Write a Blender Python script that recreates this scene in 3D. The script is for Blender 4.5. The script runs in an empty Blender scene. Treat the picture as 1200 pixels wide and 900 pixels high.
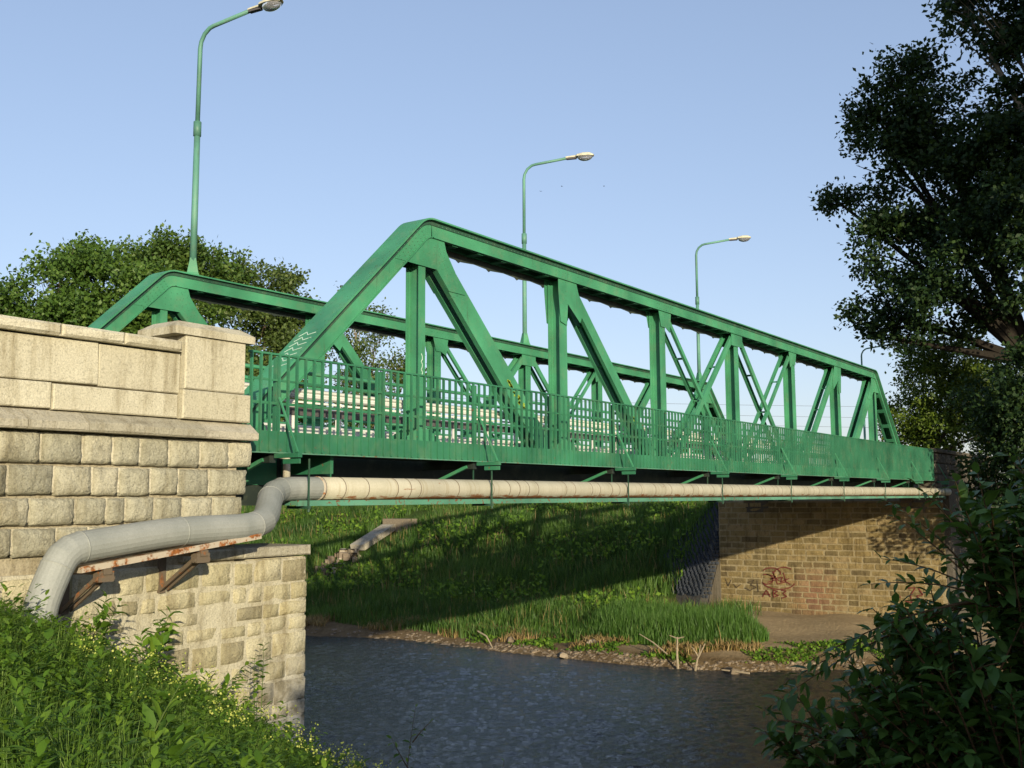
import bpy, math, random
import numpy as np
from mathutils import Matrix, Vector
random.seed(7); rng = np.random.default_rng(11)
S = bpy.context.scene
C = S.collection

# ------------------------------------------------------------------ camera
PIT, YAW, ROLL = .1092, .6048, -.0061
F = Vector((math.cos(YAW)*math.cos(PIT), math.sin(YAW)*math.cos(PIT), math.sin(PIT)))
R0 = Vector((math.sin(YAW), -math.cos(YAW), 0)); U0 = R0.cross(F)
cr, sr = math.cos(ROLL), math.sin(ROLL)
RR = R0*cr + U0*sr; UU = U0*cr - R0*sr
cam = bpy.data.cameras.new('camera'); co = bpy.data.objects.new('camera', cam); C.objects.link(co)
m = Matrix.Identity(4)
for i in range(3):
    m[i][0] = RR[i]; m[i][1] = UU[i]; m[i][2] = -F[i]
co.matrix_world = m
cam.sensor_width = 36; cam.sensor_fit = 'HORIZONTAL'; cam.lens = 1218.6/1200*36
cam.clip_start = .05; cam.clip_end = 3000
S.camera = co

# ------------------------------------------------------------------ light
SD = Vector((.8, 1.0, -.272)).normalized()          # direction the sunlight travels
ELEV = math.asin(-SD.z); AZ = math.atan2(-SD.x, -SD.y)
w = bpy.data.worlds.new('World'); S.world = w; w.use_nodes = True
nt = w.node_tree; nt.nodes.clear()
sky = nt.nodes.new('ShaderNodeTexSky'); sky.sky_type = 'NISHITA'; sky.sun_disc = False
sky.sun_elevation = ELEV; sky.sun_rotation = AZ % (2*math.pi); sky.altitude = 300
sky.air_density = 1.0; sky.dust_density = 1.3; sky.ozone_density = 2.5
tint = nt.nodes.new('ShaderNodeMix'); tint.data_type = 'RGBA'; tint.blend_type = 'MULTIPLY'
tint.inputs[0].default_value = 1; tint.inputs[7].default_value = (1.50, 1.45, 1.59, 1)   # camera white balance
bg = nt.nodes.new('ShaderNodeBackground'); bg.inputs[1].default_value = .15
wo = nt.nodes.new('ShaderNodeOutputWorld')
gam = nt.nodes.new('ShaderNodeGamma'); gam.inputs[1].default_value = .6   # flattens the brightness range of the sky
nt.links.new(sky.outputs[0], gam.inputs[0]); nt.links.new(gam.outputs[0], tint.inputs[6]); nt.links.new(tint.outputs[2], bg.inputs[0]); nt.links.new(bg.outputs[0], wo.inputs[0])
sl = bpy.data.lights.new('sun', 'SUN'); sl.energy = 4.0; sl.angle = math.radians(.6); sl.color = (1, .885, .63)
so = bpy.data.objects.new('sun', sl); C.objects.link(so)
so.rotation_euler = SD.to_track_quat('-Z', 'Y').to_euler()
S.view_settings.view_transform = 'Standard'; S.view_settings.look = 'None'
S.view_settings.exposure = .58; S.view_settings.gamma = 1
S.view_settings.use_curve_mapping = False
S.render.engine = 'CYCLES'
S.cycles.max_bounces = 6; S.cycles.transparent_max_bounces = 4

# ------------------------------------------------------------------ materials
def N(nt, t, **k):
    n = nt.nodes.new(t)
    for a, b in k.items():
        if a.startswith('i_'): n.inputs[a[2:].replace('_', ' ')].default_value = b
        else: setattr(n, a, b)
    return n
def noise(nt, scale, detail=4, coord=None, rough=.55):
    n = N(nt, 'ShaderNodeTexNoise'); n.inputs['Scale'].default_value = scale
    n.inputs['Detail'].default_value = detail; n.inputs['Roughness'].default_value = rough
    if coord is not None: nt.links.new(coord, n.inputs['Vector'])
    return n.outputs['Fac']
def ramp(nt, fac, stops):
    r = N(nt, 'ShaderNodeValToRGB'); nt.links.new(fac, r.inputs[0])
    e = r.color_ramp.elements
    while len(e) < len(stops): e.new(.5)
    for i, (p, c) in enumerate(stops):
        e[i].position = p; e[i].color = (*c, 1) if len(c) == 3 else c
    return r.outputs[0]
def mix(nt, fac, a, b, mode='MIX'):
    x = N(nt, 'ShaderNodeMix', data_type='RGBA', blend_type=mode)
    def put(s, v):
        if isinstance(v, (tuple, list)): s.default_value = (*v, 1)
        elif isinstance(v, float): s.default_value = v
        else: nt.links.new(v, s)
    put(x.inputs[0], fac); put(x.inputs[6], a); put(x.inputs[7], b)
    return x.outputs[2]
def math_(nt, op, a, b=0.0, clamp=False):
    x = N(nt, 'ShaderNodeMath', operation=op, use_clamp=clamp)
    for i, v in enumerate((a, b)):
        if isinstance(v, (int, float)): x.inputs[i].default_value = v
        else: nt.links.new(v, x.inputs[i])
    return x.outputs[0]
def newmat(name, rough=.8, spec=.3, metal=0):
    mt = bpy.data.materials.new(name); mt.use_nodes = True
    nt = mt.node_tree; b = nt.nodes['Principled BSDF']
    b.inputs['Roughness'].default_value = rough
    b.inputs['Specular IOR Level'].default_value = spec
    b.inputs['Metallic'].default_value = metal
    return mt, nt, b
def pos(nt): return N(nt, 'ShaderNodeNewGeometry').outputs['Position']
def bump(nt, b, h, dist, strength=1.0):
    n = N(nt, 'ShaderNodeBump'); n.inputs['Distance'].default_value = dist
    n.inputs['Strength'].default_value = strength
    nt.links.new(h, n.inputs['Height']); nt.links.new(n.outputs[0], b.inputs['Normal'])

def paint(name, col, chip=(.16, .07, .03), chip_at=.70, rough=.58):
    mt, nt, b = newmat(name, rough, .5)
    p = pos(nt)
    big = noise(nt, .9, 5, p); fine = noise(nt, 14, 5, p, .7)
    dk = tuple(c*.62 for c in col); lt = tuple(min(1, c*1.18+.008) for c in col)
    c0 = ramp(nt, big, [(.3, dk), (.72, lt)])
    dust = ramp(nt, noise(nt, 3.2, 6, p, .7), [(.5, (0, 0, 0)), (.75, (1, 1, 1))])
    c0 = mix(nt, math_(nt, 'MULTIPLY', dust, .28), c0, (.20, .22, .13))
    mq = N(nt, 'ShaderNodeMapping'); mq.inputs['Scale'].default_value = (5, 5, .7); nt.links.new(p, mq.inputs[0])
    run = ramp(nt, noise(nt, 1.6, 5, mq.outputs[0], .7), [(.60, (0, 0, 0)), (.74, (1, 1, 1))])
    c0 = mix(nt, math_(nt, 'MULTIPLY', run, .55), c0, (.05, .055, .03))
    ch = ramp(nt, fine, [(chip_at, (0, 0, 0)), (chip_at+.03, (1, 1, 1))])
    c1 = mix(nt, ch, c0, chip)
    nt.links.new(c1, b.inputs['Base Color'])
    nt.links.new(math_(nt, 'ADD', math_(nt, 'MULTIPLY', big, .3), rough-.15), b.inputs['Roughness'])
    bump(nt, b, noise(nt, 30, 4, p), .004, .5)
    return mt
GREEN = (.050, .255, .125)
M = {}
M['green'] = paint('green_paint', GREEN)
M['green_rail'] = paint('green_rail_paint', (.026, .165, .082), chip_at=.66)
M['green_pale'] = paint('weathered_green_paint', (.09, .26, .17), chip_at=.58)
M['soot_green'] = paint('grimy_green_paint', (.018, .070, .040))  # strip tone includes the top plate's shade; pipe hangers share the colour
M['soot'] = paint('sooty_underside_paint', (.018, .028, .022), (.03, .02, .012))  # near-black colour carries the shade under the deck and chords
M['pole'] = paint('lamp_post_paint', (.10, .27, .20), chip_at=.8)

def stone_mat(name, stops, moss=.3, stain=(.10, .085, .06), bscale=34, dist=.012, pale=None, dark_low=False, grit_k=.8, streak=(.52, .48, .40)):
    mt, nt, b = newmat(name, .9, .15)
    p = pos(nt)
    oi = N(nt, 'ShaderNodeObjectInfo')
    t = math_(nt, 'ADD', math_(nt, 'MULTIPLY', noise(nt, 2.2, 4, p), .45), math_(nt, 'MULTIPLY', oi.outputs['Random'], .55))
    c0 = ramp(nt, t, stops)
    grit = ramp(nt, noise(nt, 55, 4, p, .75), [(.30, (.42, .42, .42)), (.48, (.95, .95, .95)), (.70, (1.18, 1.18, 1.18))])
    c0 = mix(nt, grit_k, c0, grit, 'MULTIPLY')
    ms_ = N(nt, 'ShaderNodeMapping'); ms_.inputs['Scale'].default_value = (3.5, 3.5, .55); nt.links.new(p, ms_.inputs[0])
    stk = ramp(nt, noise(nt, 1.3, 6, ms_.outputs[0], .7), [(.50, (1, 1, 1)), (.72, streak)])
    c0 = mix(nt, 1.0, c0, stk, 'MULTIPLY')
    st = ramp(nt, noise(nt, 5, 6, p, .72), [(.52, (0, 0, 0)), (.70, (1, 1, 1))])
    c0 = mix(nt, math_(nt, 'MULTIPLY', st, moss), c0, stain)
    if dark_low:
        sp = N(nt, 'ShaderNodeSeparateXYZ'); nt.links.new(p, sp.inputs[0])
        lz = N(nt, 'ShaderNodeMapRange'); lz.inputs[1].default_value = -1.5; lz.inputs[2].default_value = -3.0
        nt.links.new(sp.outputs[2], lz.inputs[0])
        lx = N(nt, 'ShaderNodeMapRange'); lx.inputs[1].default_value = 8.2; lx.inputs[2].default_value = 9.1
        nt.links.new(sp.outputs[0], lx.inputs[0])
        k = math_(nt, 'MULTIPLY', lz.outputs[0], lx.outputs[0])
        bl = ramp(nt, noise(nt, 4.2, 5, p), [(.43, (.42, .41, .40)), (.57, (.07, .065, .065))])
        c0 = mix(nt, math_(nt, 'MULTIPLY', k, .9), c0, bl)
    nt.links.new(c0, b.inputs['Base Color'])
    h = math_(nt, 'ADD', noise(nt, bscale, 6, p, .7), math_(nt, 'MULTIPLY', noise(nt, bscale*.3, 3, p), 1.2))
    bump(nt, b, h, dist, 1.0)
    return mt
M['granite'] = stone_mat('smooth_granite', [(.25, (.46, .42, .31)), (.75, (.56, .52, .40))], .30, (.34, .30, .20), 60, .006)
M['granite_ledge'] = stone_mat('ledge_granite', [(.25, (.36, .33, .25)), (.75, (.46, .42, .33))], .35, (.17, .15, .11), 40, .012)
M['rustic'] = stone_mat('rusticated_stone', [(.12, (.31, .295, .225)), (.45, (.42, .395, .295)), (.85, (.52, .48, .36))], .60, (.17, .155, .11), 26, .03)
M['rubble'] = stone_mat('rubble_stone', [(.12, (.25, .22, .15)), (.4, (.44, .39, .24)), (.7, (.54, .49, .34)), (.9, (.42, .35, .17))], .45, (.20, .16, .09), 30, .025, dark_low=True)
M['mortar'] = stone_mat('pale_mortar', [(.2, (.46, .42, .31)), (.8, (.60, .55, .42))], .35, (.26, .22, .15), 24, .02, dark_low=True)
M['mortar_dark'] = stone_mat('old_mortar', [(.2, (.30, .26, .18)), (.8, (.40, .35, .25))], .3, (.14, .12, .08), 24, .02)
M['brick'] = mt = stone_mat('sandstone_block', [(.1, (.085, .065, .04)), (.35, (.19, .145, .07)), (.6, (.27, .20, .09)), (.85, (.32, .24, .13))], .75, (.10, .075, .04), 12, .04, streak=(.45, .42, .34))
# faded pink spray cloud on the brickwork
nt = mt.node_tree; b = nt.nodes['Principled BSDF']; old = b.inputs['Base Color'].links[0].from_socket
vd = N(nt, 'ShaderNodeVectorMath', operation='DISTANCE'); nt.links.new(pos(nt), vd.inputs[0]); vd.inputs[1].default_value = (45.8, 15.5, -4.3)
pk = N(nt, 'ShaderNodeMapRange'); pk.inputs[1].default_value = 1.5; pk.inputs[2].default_value = .2; pk.inputs[3].default_value = 0; pk.inputs[4].default_value = .45
nt.links.new(vd.outputs['Value'], pk.inputs[0]); nt.links.new(mix(nt, pk.outputs[0], old, (.28, .11, .085)), b.inputs['Base Color'])
M['brick_mortar'] = stone_mat('sandstone_mortar', [(.2, (.25, .20, .115)), (.8, (.40, .33, .20))], .7, (.15, .11, .06), 8, .02, streak=(.5, .46, .38))
M['dark_stone'] = stone_mat('weathered_wing_stone', [(.2, (.08, .07, .06)), (.8, (.16, .14, .11))], .5, (.05, .05, .04), 12, .03)  # dark tone shared by wing wall, far bearing blocks and cobble bed
M['cobble'] = stone_mat('basalt_cobble', [(.2, (.045, .05, .062)), (.8, (.11, .12, .145))], .3, (.04, .05, .04), 20, .01)
M['concrete'] = stone_mat('concrete', [(.2, (.28, .25, .20)), (.8, (.42, .38, .30))], .4, (.14, .12, .09), 14, .01)
M['pebble'] = stone_mat('river_stone', [(.2, (.14, .11, .08)), (.5, (.28, .22, .16)), (.9, (.55, .50, .42))], .2, (.12, .10, .07), 20, .01)
M['asphalt'] = stone_mat('asphalt', [(.2, (.045, .045, .045)), (.8, (.06, .058, .055))], .2, (.08, .075, .07), 80, .004)

def pipe_mat(name, a, bcol, rust_amt, rustcol=(.22, .085, .03), rk=.55):
    mt, nt, b = newmat(name, .6, .35)
    p = pos(nt)
    c0 = ramp(nt, noise(nt, 2.5, 5, p), [(.3, a), (.7, bcol)])
    grit = ramp(nt, noise(nt, 60, 4, p, .7), [(.3, (.82, .82, .80)), (.6, (1.05, 1.05, 1.05))])
    c0 = mix(nt, .6, c0, grit, 'MULTIPLY')
    tc = N(nt, 'ShaderNodeTexCoord'); no = N(nt, 'ShaderNodeSeparateXYZ')
    g = N(nt, 'ShaderNodeNewGeometry'); nt.links.new(g.outputs['Normal'], no.inputs[0])
    low = math_(nt, 'MULTIPLY', math_(nt, 'SUBTRACT', -.45, no.outputs[2]), 2.2, True)
    mp = N(nt, 'ShaderNodeMapping'); mp.inputs['Scale'].default_value = (1.6, 6, 6); nt.links.new(p, mp.inputs[0])
    rn = noise(nt, 2.2, 6, mp.outputs[0], .7)
    rs = math_(nt, 'ADD', rn, math_(nt, 'MULTIPLY', low, .30))
    f = ramp(nt, rs, [(.70-rust_amt, (0, 0, 0)), (.78-rust_amt, (1, 1, 1))])
    c0 = mix(nt, f, c0, rustcol)
    mp2 = N(nt, 'ShaderNodeMapping'); mp2.inputs['Scale'].default_value = (14, .6, .6); nt.links.new(p, mp2.inputs[0])
    rings = ramp(nt, noise(nt, 1.6, 4, mp2.outputs[0], .6), [(.33, (.70, .62, .50)), (.47, (1, 1, 1))])
    c0 = mix(nt, rk, c0, rings, 'MULTIPLY')
    nt.links.new(c0, b.inputs['Base Color'])
    bump(nt, b, noise(nt, 18, 5, p, .6), .006, .6)
    return mt
M['pipe_cream'] = pipe_mat('cream_pipe_lagging', (.37, .345, .26), (.46, .43, .34), .05)
M['pipe_grey'] = pipe_mat('grey_pipe_lagging', (.235, .245, .225), (.315, .32, .295), -.10, (.18, .13, .09), .0)
M['pipe_seam'] = paint('pipe_seam', (.16, .12, .08))
def rusty(name, under, amt):
    mt, nt, b = newmat(name, .8, .2)
    p = pos(nt)
    f = ramp(nt, noise(nt, 7, 6, p, .7), [(amt, (0, 0, 0)), (amt+.08, (1, 1, 1))])
    rc = ramp(nt, noise(nt, 25, 4, p), [(.3, (.10, .035, .012)), (.7, (.36, .13, .035))])
    nt.links.new(mix(nt, f, under, rc), b.inputs['Base Color'])
    bump(nt, b, noise(nt, 40, 4, p), .004, .8)
    return mt
M['rust_beam'] = rusty('rusting_cream_steel', (.42, .36, .28), .50)
M['rust_dark'] = rusty('dark_rusted_steel', (.13, .10, .07), .55)
M['barrier'] = rusty('cream_barrier_steel', (.62, .62, .58), .72)
M['white_post'] = rusty('white_barrier_post', (.74, .71, .66), .76)
def plain(name, col, rough=.6, spec=.3, metal=0):
    mt, nt, b = newmat(name, rough, spec, metal)
    p = pos(nt)
    c = ramp(nt, noise(nt, 12, 4, p), [(.3, tuple(x*.8 for x in col)), (.7, tuple(min(1, x*1.12) for x in col))])
    nt.links.new(c, b.inputs['Base Color'])
    return mt
M['lamp_shell'] = plain('cream_lamp_shell', (.62, .58, .42), .4)
M['lamp_dark'] = plain('lamp_underside', (.10, .09, .09), .5)
M['graffiti'] = plain('dark_red_spray', (.14, .030, .025), .7)
M['graffiti_pink'] = plain('faded_pink_spray', (.30, .12, .09), .8)
M['graffiti_lime'] = plain('lime_spray', (.32, .42, .04), .7)
M['graffiti_white'] = plain('white_spray', (.55, .68, .60), .7)
M['bird'] = plain('dark_plumage', (.02, .02, .022), .8)
M['bark'] = plain('bark', (.085, .065, .045), .95, .1)
M['bark_pale'] = plain('pale_bark', (.22, .18, .13), .9, .1)
M['bark_dark'] = plain('dark_bark', (.03, .025, .02), .95, .1)
M['twig'] = plain('bleached_driftwood', (.33, .27, .19), .9, .1)
M['stem'] = plain('green_stem', (.09, .13, .035), .8, .1)
M['stem_red'] = plain('brown_stem', (.11, .07, .035), .8, .1)
M['wire'] = plain('wire', (.10, .10, .11), .6)
mt, nt, b = newmat('lamp_glass', .08, .5); b.inputs['Base Color'].default_value = (.75, .75, .85, 1)
b.inputs['Transmission Weight'].default_value = .8; M['glass'] = mt

def leaf_mat(name, dark, mid, light, transl=.30, rough=.5, spec=.35):
    mt, nt, b = newmat(name, rough, spec)
    at = N(nt, 'ShaderNodeAttribute', attribute_name='v')
    c = ramp(nt, at.outputs['Fac'], [(0, dark), (.5, mid), (1, light)])
    nt.links.new(c, b.inputs['Base Color'])
    tr = N(nt, 'ShaderNodeBsdfTranslucent')
    nt.links.new(mix(nt, .5, c, (.16, .24, .02)), tr.inputs[0])
    ms = N(nt, 'ShaderNodeMixShader'); ms.inputs[0].default_value = transl
    out = nt.nodes['Material Output']
    nt.links.new(b.outputs[0], ms.inputs[1]); nt.links.new(tr.outputs[0], ms.inputs[2])
    nt.links.new(ms.outputs[0], out.inputs[0])
    return mt
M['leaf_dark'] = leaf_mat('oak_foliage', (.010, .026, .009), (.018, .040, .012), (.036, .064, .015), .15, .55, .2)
M['leaf_bush'] = leaf_mat('bush_foliage', (.045, .080, .010), (.095, .150, .016), (.17, .22, .030), .35)
M['leaf_far'] = leaf_mat('mixed_far_foliage', (.040, .080, .014), (.075, .140, .025), (.13, .19, .038), .35)
M['leaf_far_olive'] = leaf_mat('olive_far_foliage', (.046, .074, .018), (.085, .130, .030), (.14, .18, .048), .35)
M['leaf_far_bright'] = leaf_mat('green_far_foliage', (.040, .085, .014), (.080, .155, .026), (.13, .21, .040), .35)
M['leaf_shrub'] = leaf_mat('shrub_foliage', (.030, .075, .016), (.055, .125, .026), (.10, .19, .035), .3, .42, .4)
M['leaf_herb'] = leaf_mat('herb_foliage', (.045, .105, .012), (.10, .20, .020), (.20, .32, .035), .4, .6, .2)
M['leaf_grass'] = leaf_mat('grass_blades', (.028, .070, .012), (.060, .135, .020), (.12, .20, .04), .30)
M['leaf_meadow'] = leaf_mat('meadow_blades', (.06, .12, .015), (.11, .20, .026), (.19, .29, .05), .4)
M['leaf_reed'] = leaf_mat('tall_grass', (.040, .105, .016), (.075, .17, .026), (.13, .24, .05), .35)
M['straw'] = leaf_mat('dry_straw', (.20, .13, .05), (.30, .20, .08), (.38, .28, .13), .25)
M['blossom'] = leaf_mat('yellow_blossom', (.30, .36, .05), (.44, .50, .08), (.58, .60, .16), .3)

# ground: soil near the water, turf above
mt, nt, b = newmat('soil_and_turf', .95, .1)
p = pos(nt); sp = N(nt, 'ShaderNodeSeparateXYZ'); nt.links.new(p, sp.inputs[0])
turf = ramp(nt, noise(nt, 1.2, 6, p), [(.3, (.030, .055, .012)), (.7, (.065, .095, .022))])
soil = ramp(nt, noise(nt, 3, 8, p, .7), [(.3, (.09, .060, .030)), (.7, (.22, .155, .085))])
zz = math_(nt, 'ADD', sp.outputs[2], math_(nt, 'MULTIPLY', noise(nt, .8, 5, p), .8))
k = N(nt, 'ShaderNodeMapRange'); k.inputs[1].default_value = -4.75; k.inputs[2].default_value = -4.35
nt.links.new(zz, k.inputs[0])
def below(sock, lim, soft):
    q = N(nt, 'ShaderNodeMapRange'); q.inputs[1].default_value = lim+soft; q.inputs[2].default_value = lim-soft
    nt.links.new(sock, q.inputs[0]); return q.outputs[0]
wob = math_(nt, 'MULTIPLY', math_(nt, 'SUBTRACT', noise(nt, .7, 4, p), .5), 3.0)
yy_ = math_(nt, 'ADD', sp.outputs[1], wob)
sand = math_(nt, 'MULTIPLY', below(yy_, 19.6, .6), math_(nt, 'SUBTRACT', 1.0, below(yy_, 7.5, .8)))
sand = math_(nt, 'MULTIPLY', sand, math_(nt, 'SUBTRACT', 1.0, below(sp.outputs[0], 30, 1)))
soil2 = ramp(nt, noise(nt, 4, 8, p, .75), [(.3, (.27, .20, .12)), (.7, (.44, .34, .21))])
cg = mix(nt, k.outputs[0], soil, turf)
sk = math_(nt, 'MULTIPLY', sand, math_(nt, 'SUBTRACT', 1.0, below(sp.outputs[2], -5.62, .08)))
nt.links.new(mix(nt, sk, cg, soil2), b.inputs['Base Color'])
bump(nt, b, noise(nt, 8, 8, p, .7), .08, 1.0); M['ground'] = mt

mt, nt, b = newmat('river_water', .11, .5)
p = pos(nt)
b.inputs['Base Color'].default_value = (.016, .018, .016, 1); b.inputs['IOR'].default_value = 1.33
mp = N(nt, 'ShaderNodeMapping'); mp.inputs['Scale'].default_value = (1.1, .9, 1); mp.inputs['Rotation'].default_value = (0, 0, .35)
nt.links.new(p, mp.inputs[0])
amp = ramp(nt, noise(nt, .22, 4, p, .6), [(.35, (.45, .45, .45)), (.65, (1, 1, 1))])
h = math_(nt, 'ADD', math_(nt, 'MULTIPLY', noise(nt, 3.2, 4, mp.outputs[0], .6), amp), math_(nt, 'MULTIPLY', noise(nt, .8, 2, mp.outputs[0]), .8))
bump(nt, b, noise(nt, 7, 4, mp.outputs[0], .7), .05, 1.0); M['water'] = mt

# ------------------------------------------------------------------ mesh helpers
class MB:
    def __init__(s): s.v = []; s.f = []
    def add(s, vs, fs):
        o = len(s.v); s.v += [tuple(v) for v in vs]; s.f += [tuple(i+o for i in f) for f in fs]
    def box(s, a, b, mat=None):
        x0, y0, z0 = a; x1, y1, z1 = b
        vs = [Vector(q) for q in ((x0,y0,z0),(x1,y0,z0),(x1,y1,z0),(x0,y1,z0),(x0,y0,z1),(x1,y0,z1),(x1,y1,z1),(x0,y1,z1))]
        if mat is not None: vs = [mat @ q for q in vs]
        s.add(vs, [(0,3,2,1),(4,5,6,7),(0,1,5,4),(1,2,6,5),(2,3,7,6),(3,0,4,7)]); return s
    def beam(s, a, b, w, t, side=(0, 1, 0)):
        """bar from a to b; t is its thickness along 'side', w across"""
        a = Vector(a); b = Vector(b); d = (b-a); sd = Vector(side)
        sd = (sd - d*(sd.dot(d)/d.dot(d))).normalized(); n = d.cross(sd).normalized()
        vs = []
        for p in (a, b):
            for i, j in ((-1,-1),(1,-1),(1,1),(-1,1)): vs.append(p + n*(i*w/2) + sd*(j*t/2))
        s.add(vs, [(0,1,2,3),(7,6,5,4),(0,4,5,1),(1,5,6,2),(2,6,7,3),(3,7,4,0)]); return s
    def tube(s, pts, r, n=8, cap=True):
        pts = [Vector(p) for p in pts]; rs = r if isinstance(r, (list, tuple)) else [r]*len(pts)
        rings = []; ref = None
        for i, p in enumerate(pts):
            t = (pts[min(i+1, len(pts)-1)] - pts[max(i-1, 0)]).normalized()
            if ref is None:
                ref = Vector((0, 0, 1)) if abs(t.z) < .9 else Vector((0, 1, 0))
            u = (ref - t*ref.dot(t)).normalized(); ref = u; w_ = t.cross(u)
            rings.append([p + (u*math.cos(2*math.pi*k/n) + w_*math.sin(2*math.pi*k/n))*rs[i] for k in range(n)])
        vs = [q for rg in rings for q in rg]; fs = []
        for i in range(len(pts)-1):
            for k in range(n):
                fs.append((i*n+k, i*n+(k+1) % n, (i+1)*n+(k+1) % n, (i+1)*n+k))
        if cap: fs += [tuple(range(n))[::-1], tuple((len(pts)-1)*n+k for k in range(n))]
        s.add(vs, fs); return s
    def poly(s, pts, y0, y1):
        """polygon in XZ, extruded y0..y1"""
        n = len(pts)
        vs = [(x, y0, z) for x, z in pts] + [(x, y1, z) for x, z in pts]
        s.add(vs, [tuple(range(n))[::-1], tuple(range(n, 2*n))] + [(i, (i+1) % n, n+(i+1) % n, n+i) for i in range(n)]); return s
    def mesh(s, name, mat, smooth=False):
        me = bpy.data.meshes.new(name); me.from_pydata(s.v, [], s.f); me.update()
        if mat: me.materials.append(mat)
        if smooth:
            for q in me.polygons: q.use_smooth = True
        return me
    def obj(s, name, mat, parent=None, smooth=False, loc=None):
        o = bpy.data.objects.new(name, s.mesh(name, mat, smooth)); C.objects.link(o)
        if parent is not None: o.parent = parent
        if loc is not None: o.location = loc
        return o
def inst(name, me, parent, loc=(0, 0, 0), rz=0, scale=None):
    o = bpy.data.objects.new(name, me); C.objects.link(o); o.location = loc
    if rz: o.rotation_euler = (0, 0, rz)
    if scale: o.scale = scale
    if parent is not None: o.parent = parent
    return o
def tag(o, label=None, cat=None, group=None, kind=None):
    if label: o['label'] = label
    if cat: o['category'] = cat
    if group: o['group'] = group
    if kind: o['kind'] = kind
    return o
def root(name, label, cat, loc=(0, 0, 0), group=None):
    o = bpy.data.objects.new(name, None); C.objects.link(o); o.location = loc; o.empty_display_size = .2
    return tag(o, label, cat, group)
def clone(o, parent=None):
    c = o.copy(); C.objects.link(c)
    if parent is not None: c.parent = parent
    for ch in list(o.children): clone(ch, c)
    return c
def nmesh(name, V, Fq, mat, var=None, tri=False, smooth=False):
    me = bpy.data.meshes.new(name); k = 3 if tri else 4
    me.vertices.add(len(V)); me.vertices.foreach_set('co', np.asarray(V, dtype=np.float32).ravel())
    nf = len(Fq); me.loops.add(nf*k); me.polygons.add(nf)
    me.loops.foreach_set('vertex_index', np.asarray(Fq, dtype=np.int32).ravel())
    me.polygons.foreach_set('loop_start', np.arange(nf, dtype=np.int32)*k)
    try: me.polygons.foreach_set('loop_total', np.full(nf, k, dtype=np.int32))
    except Exception: pass
    if smooth: me.polygons.foreach_set('use_smooth', np.ones(nf, dtype=bool))
    if var is not None:
        a = me.attributes.new('v', 'FLOAT', 'POINT'); a.data.foreach_set('value', np.asarray(var, dtype=np.float32))
    me.update(calc_edges=True); me.validate(); me.materials.append(mat)
    return me
# leaf templates: x = length axis, y = width, z = up
T_DIAMOND = (np.array([(0,0,0),(.5,.32,.06),(1,0,-.04),(.5,-.32,.06)]), np.array([(0,3,2,1)]))
T_LEAF = (np.array([(0,0,0),(.28,.20,.05),(.28,-.20,.05),(.62,.20,.04),(.62,-.20,.04),(1,0,-.12),(.28,0,0),(.62,0,-.02)]),
          np.array([(0,6,1,1),(0,2,6,6),(6,7,3,1),(6,2,4,7),(7,5,3,3),(7,4,5,5)]))
def leaves(P, D, Nn, L, W, tpl, var):
    """P base points, D direction, Nn approx normal, L length, W width factor"""
    T, Fc = tpl; n = len(P); k = len(T)
    D = D/np.linalg.norm(D, axis=1, keepdims=True)
    B = np.cross(Nn, D); B /= np.linalg.norm(B, axis=1, keepdims=True)+1e-9
    Z = np.cross(D, B)
    V = P[:, None, :] + L[:, None, None]*(T[None, :, 0:1]*D[:, None, :] + W[:, None, None]*T[None, :, 1:2]*B[:, None, :] + T[None, :, 2:3]*Z[:, None, :])
    Fq = (Fc[None] + (np.arange(n)*k)[:, None, None]).reshape(-1, Fc.shape[1])
    return V.reshape(-1, 3), Fq, np.repeat(var, k)
def leaf_obj(name, P, D, Nn, L, W, tpl, var, mat, parent=None):
    V, Fq, vv = leaves(P, D, Nn, L, W, tpl, var)
    if tpl is T_LEAF:                       # split padded quads to triangles
        tris = []
        q = Fq; deg = q[:, 2] == q[:, 3]
        tris = np.concatenate([q[:, :3], q[~deg][:, [0, 2, 3]]])
        me = nmesh(name, V, tris, mat, vv, tri=True)
    else: me = nmesh(name, V, Fq, mat, vv)
    o = bpy.data.objects.new(name, me); C.objects.link(o)
    if parent is not None: o.parent = parent
    return o
def blades(name, P, H, Wd, mat, var, lean=.35, parent=None, bend=True):
    """grass blades: 2-segment tapered strips"""
    n = len(P); a = rng.uniform(0, 2*math.pi, n); l = rng.normal(0, lean, n)
    dx = np.cos(a)*l*H; dy = np.sin(a)*l*H; b_ = rng.uniform(0, 2*math.pi, n)
    wx = np.cos(b_)*Wd/2; wy = np.sin(b_)*Wd/2
    V = np.zeros((n, 5, 3))
    V[:, 0] = P + np.stack([wx, wy, 0*wx], 1); V[:, 1] = P - np.stack([wx, wy, 0*wx], 1)
    m_ = P + np.stack([dx*.3, dy*.3, H*.55], 1)
    V[:, 2] = m_ - np.stack([wx, wy, 0*wx], 1)*.8; V[:, 3] = m_ + np.stack([wx, wy, 0*wx], 1)*.8
    V[:, 4] = P + np.stack([dx, dy, H*np.where(np.abs(l) > .5, .8, 1)], 1)
    f = np.array([(0, 1, 2), (0, 2, 3), (3, 2, 4)])
    Fq = (f[None] + (np.arange(n)*5)[:, None, None]).reshape(-1, 3)
    me = nmesh(name, V.reshape(-1, 3), Fq, mat, np.repeat(var, 5), tri=True)
    o = bpy.data.objects.new(name, me); C.objects.link(o)
    if parent is not None: o.parent = parent
    return o

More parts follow.
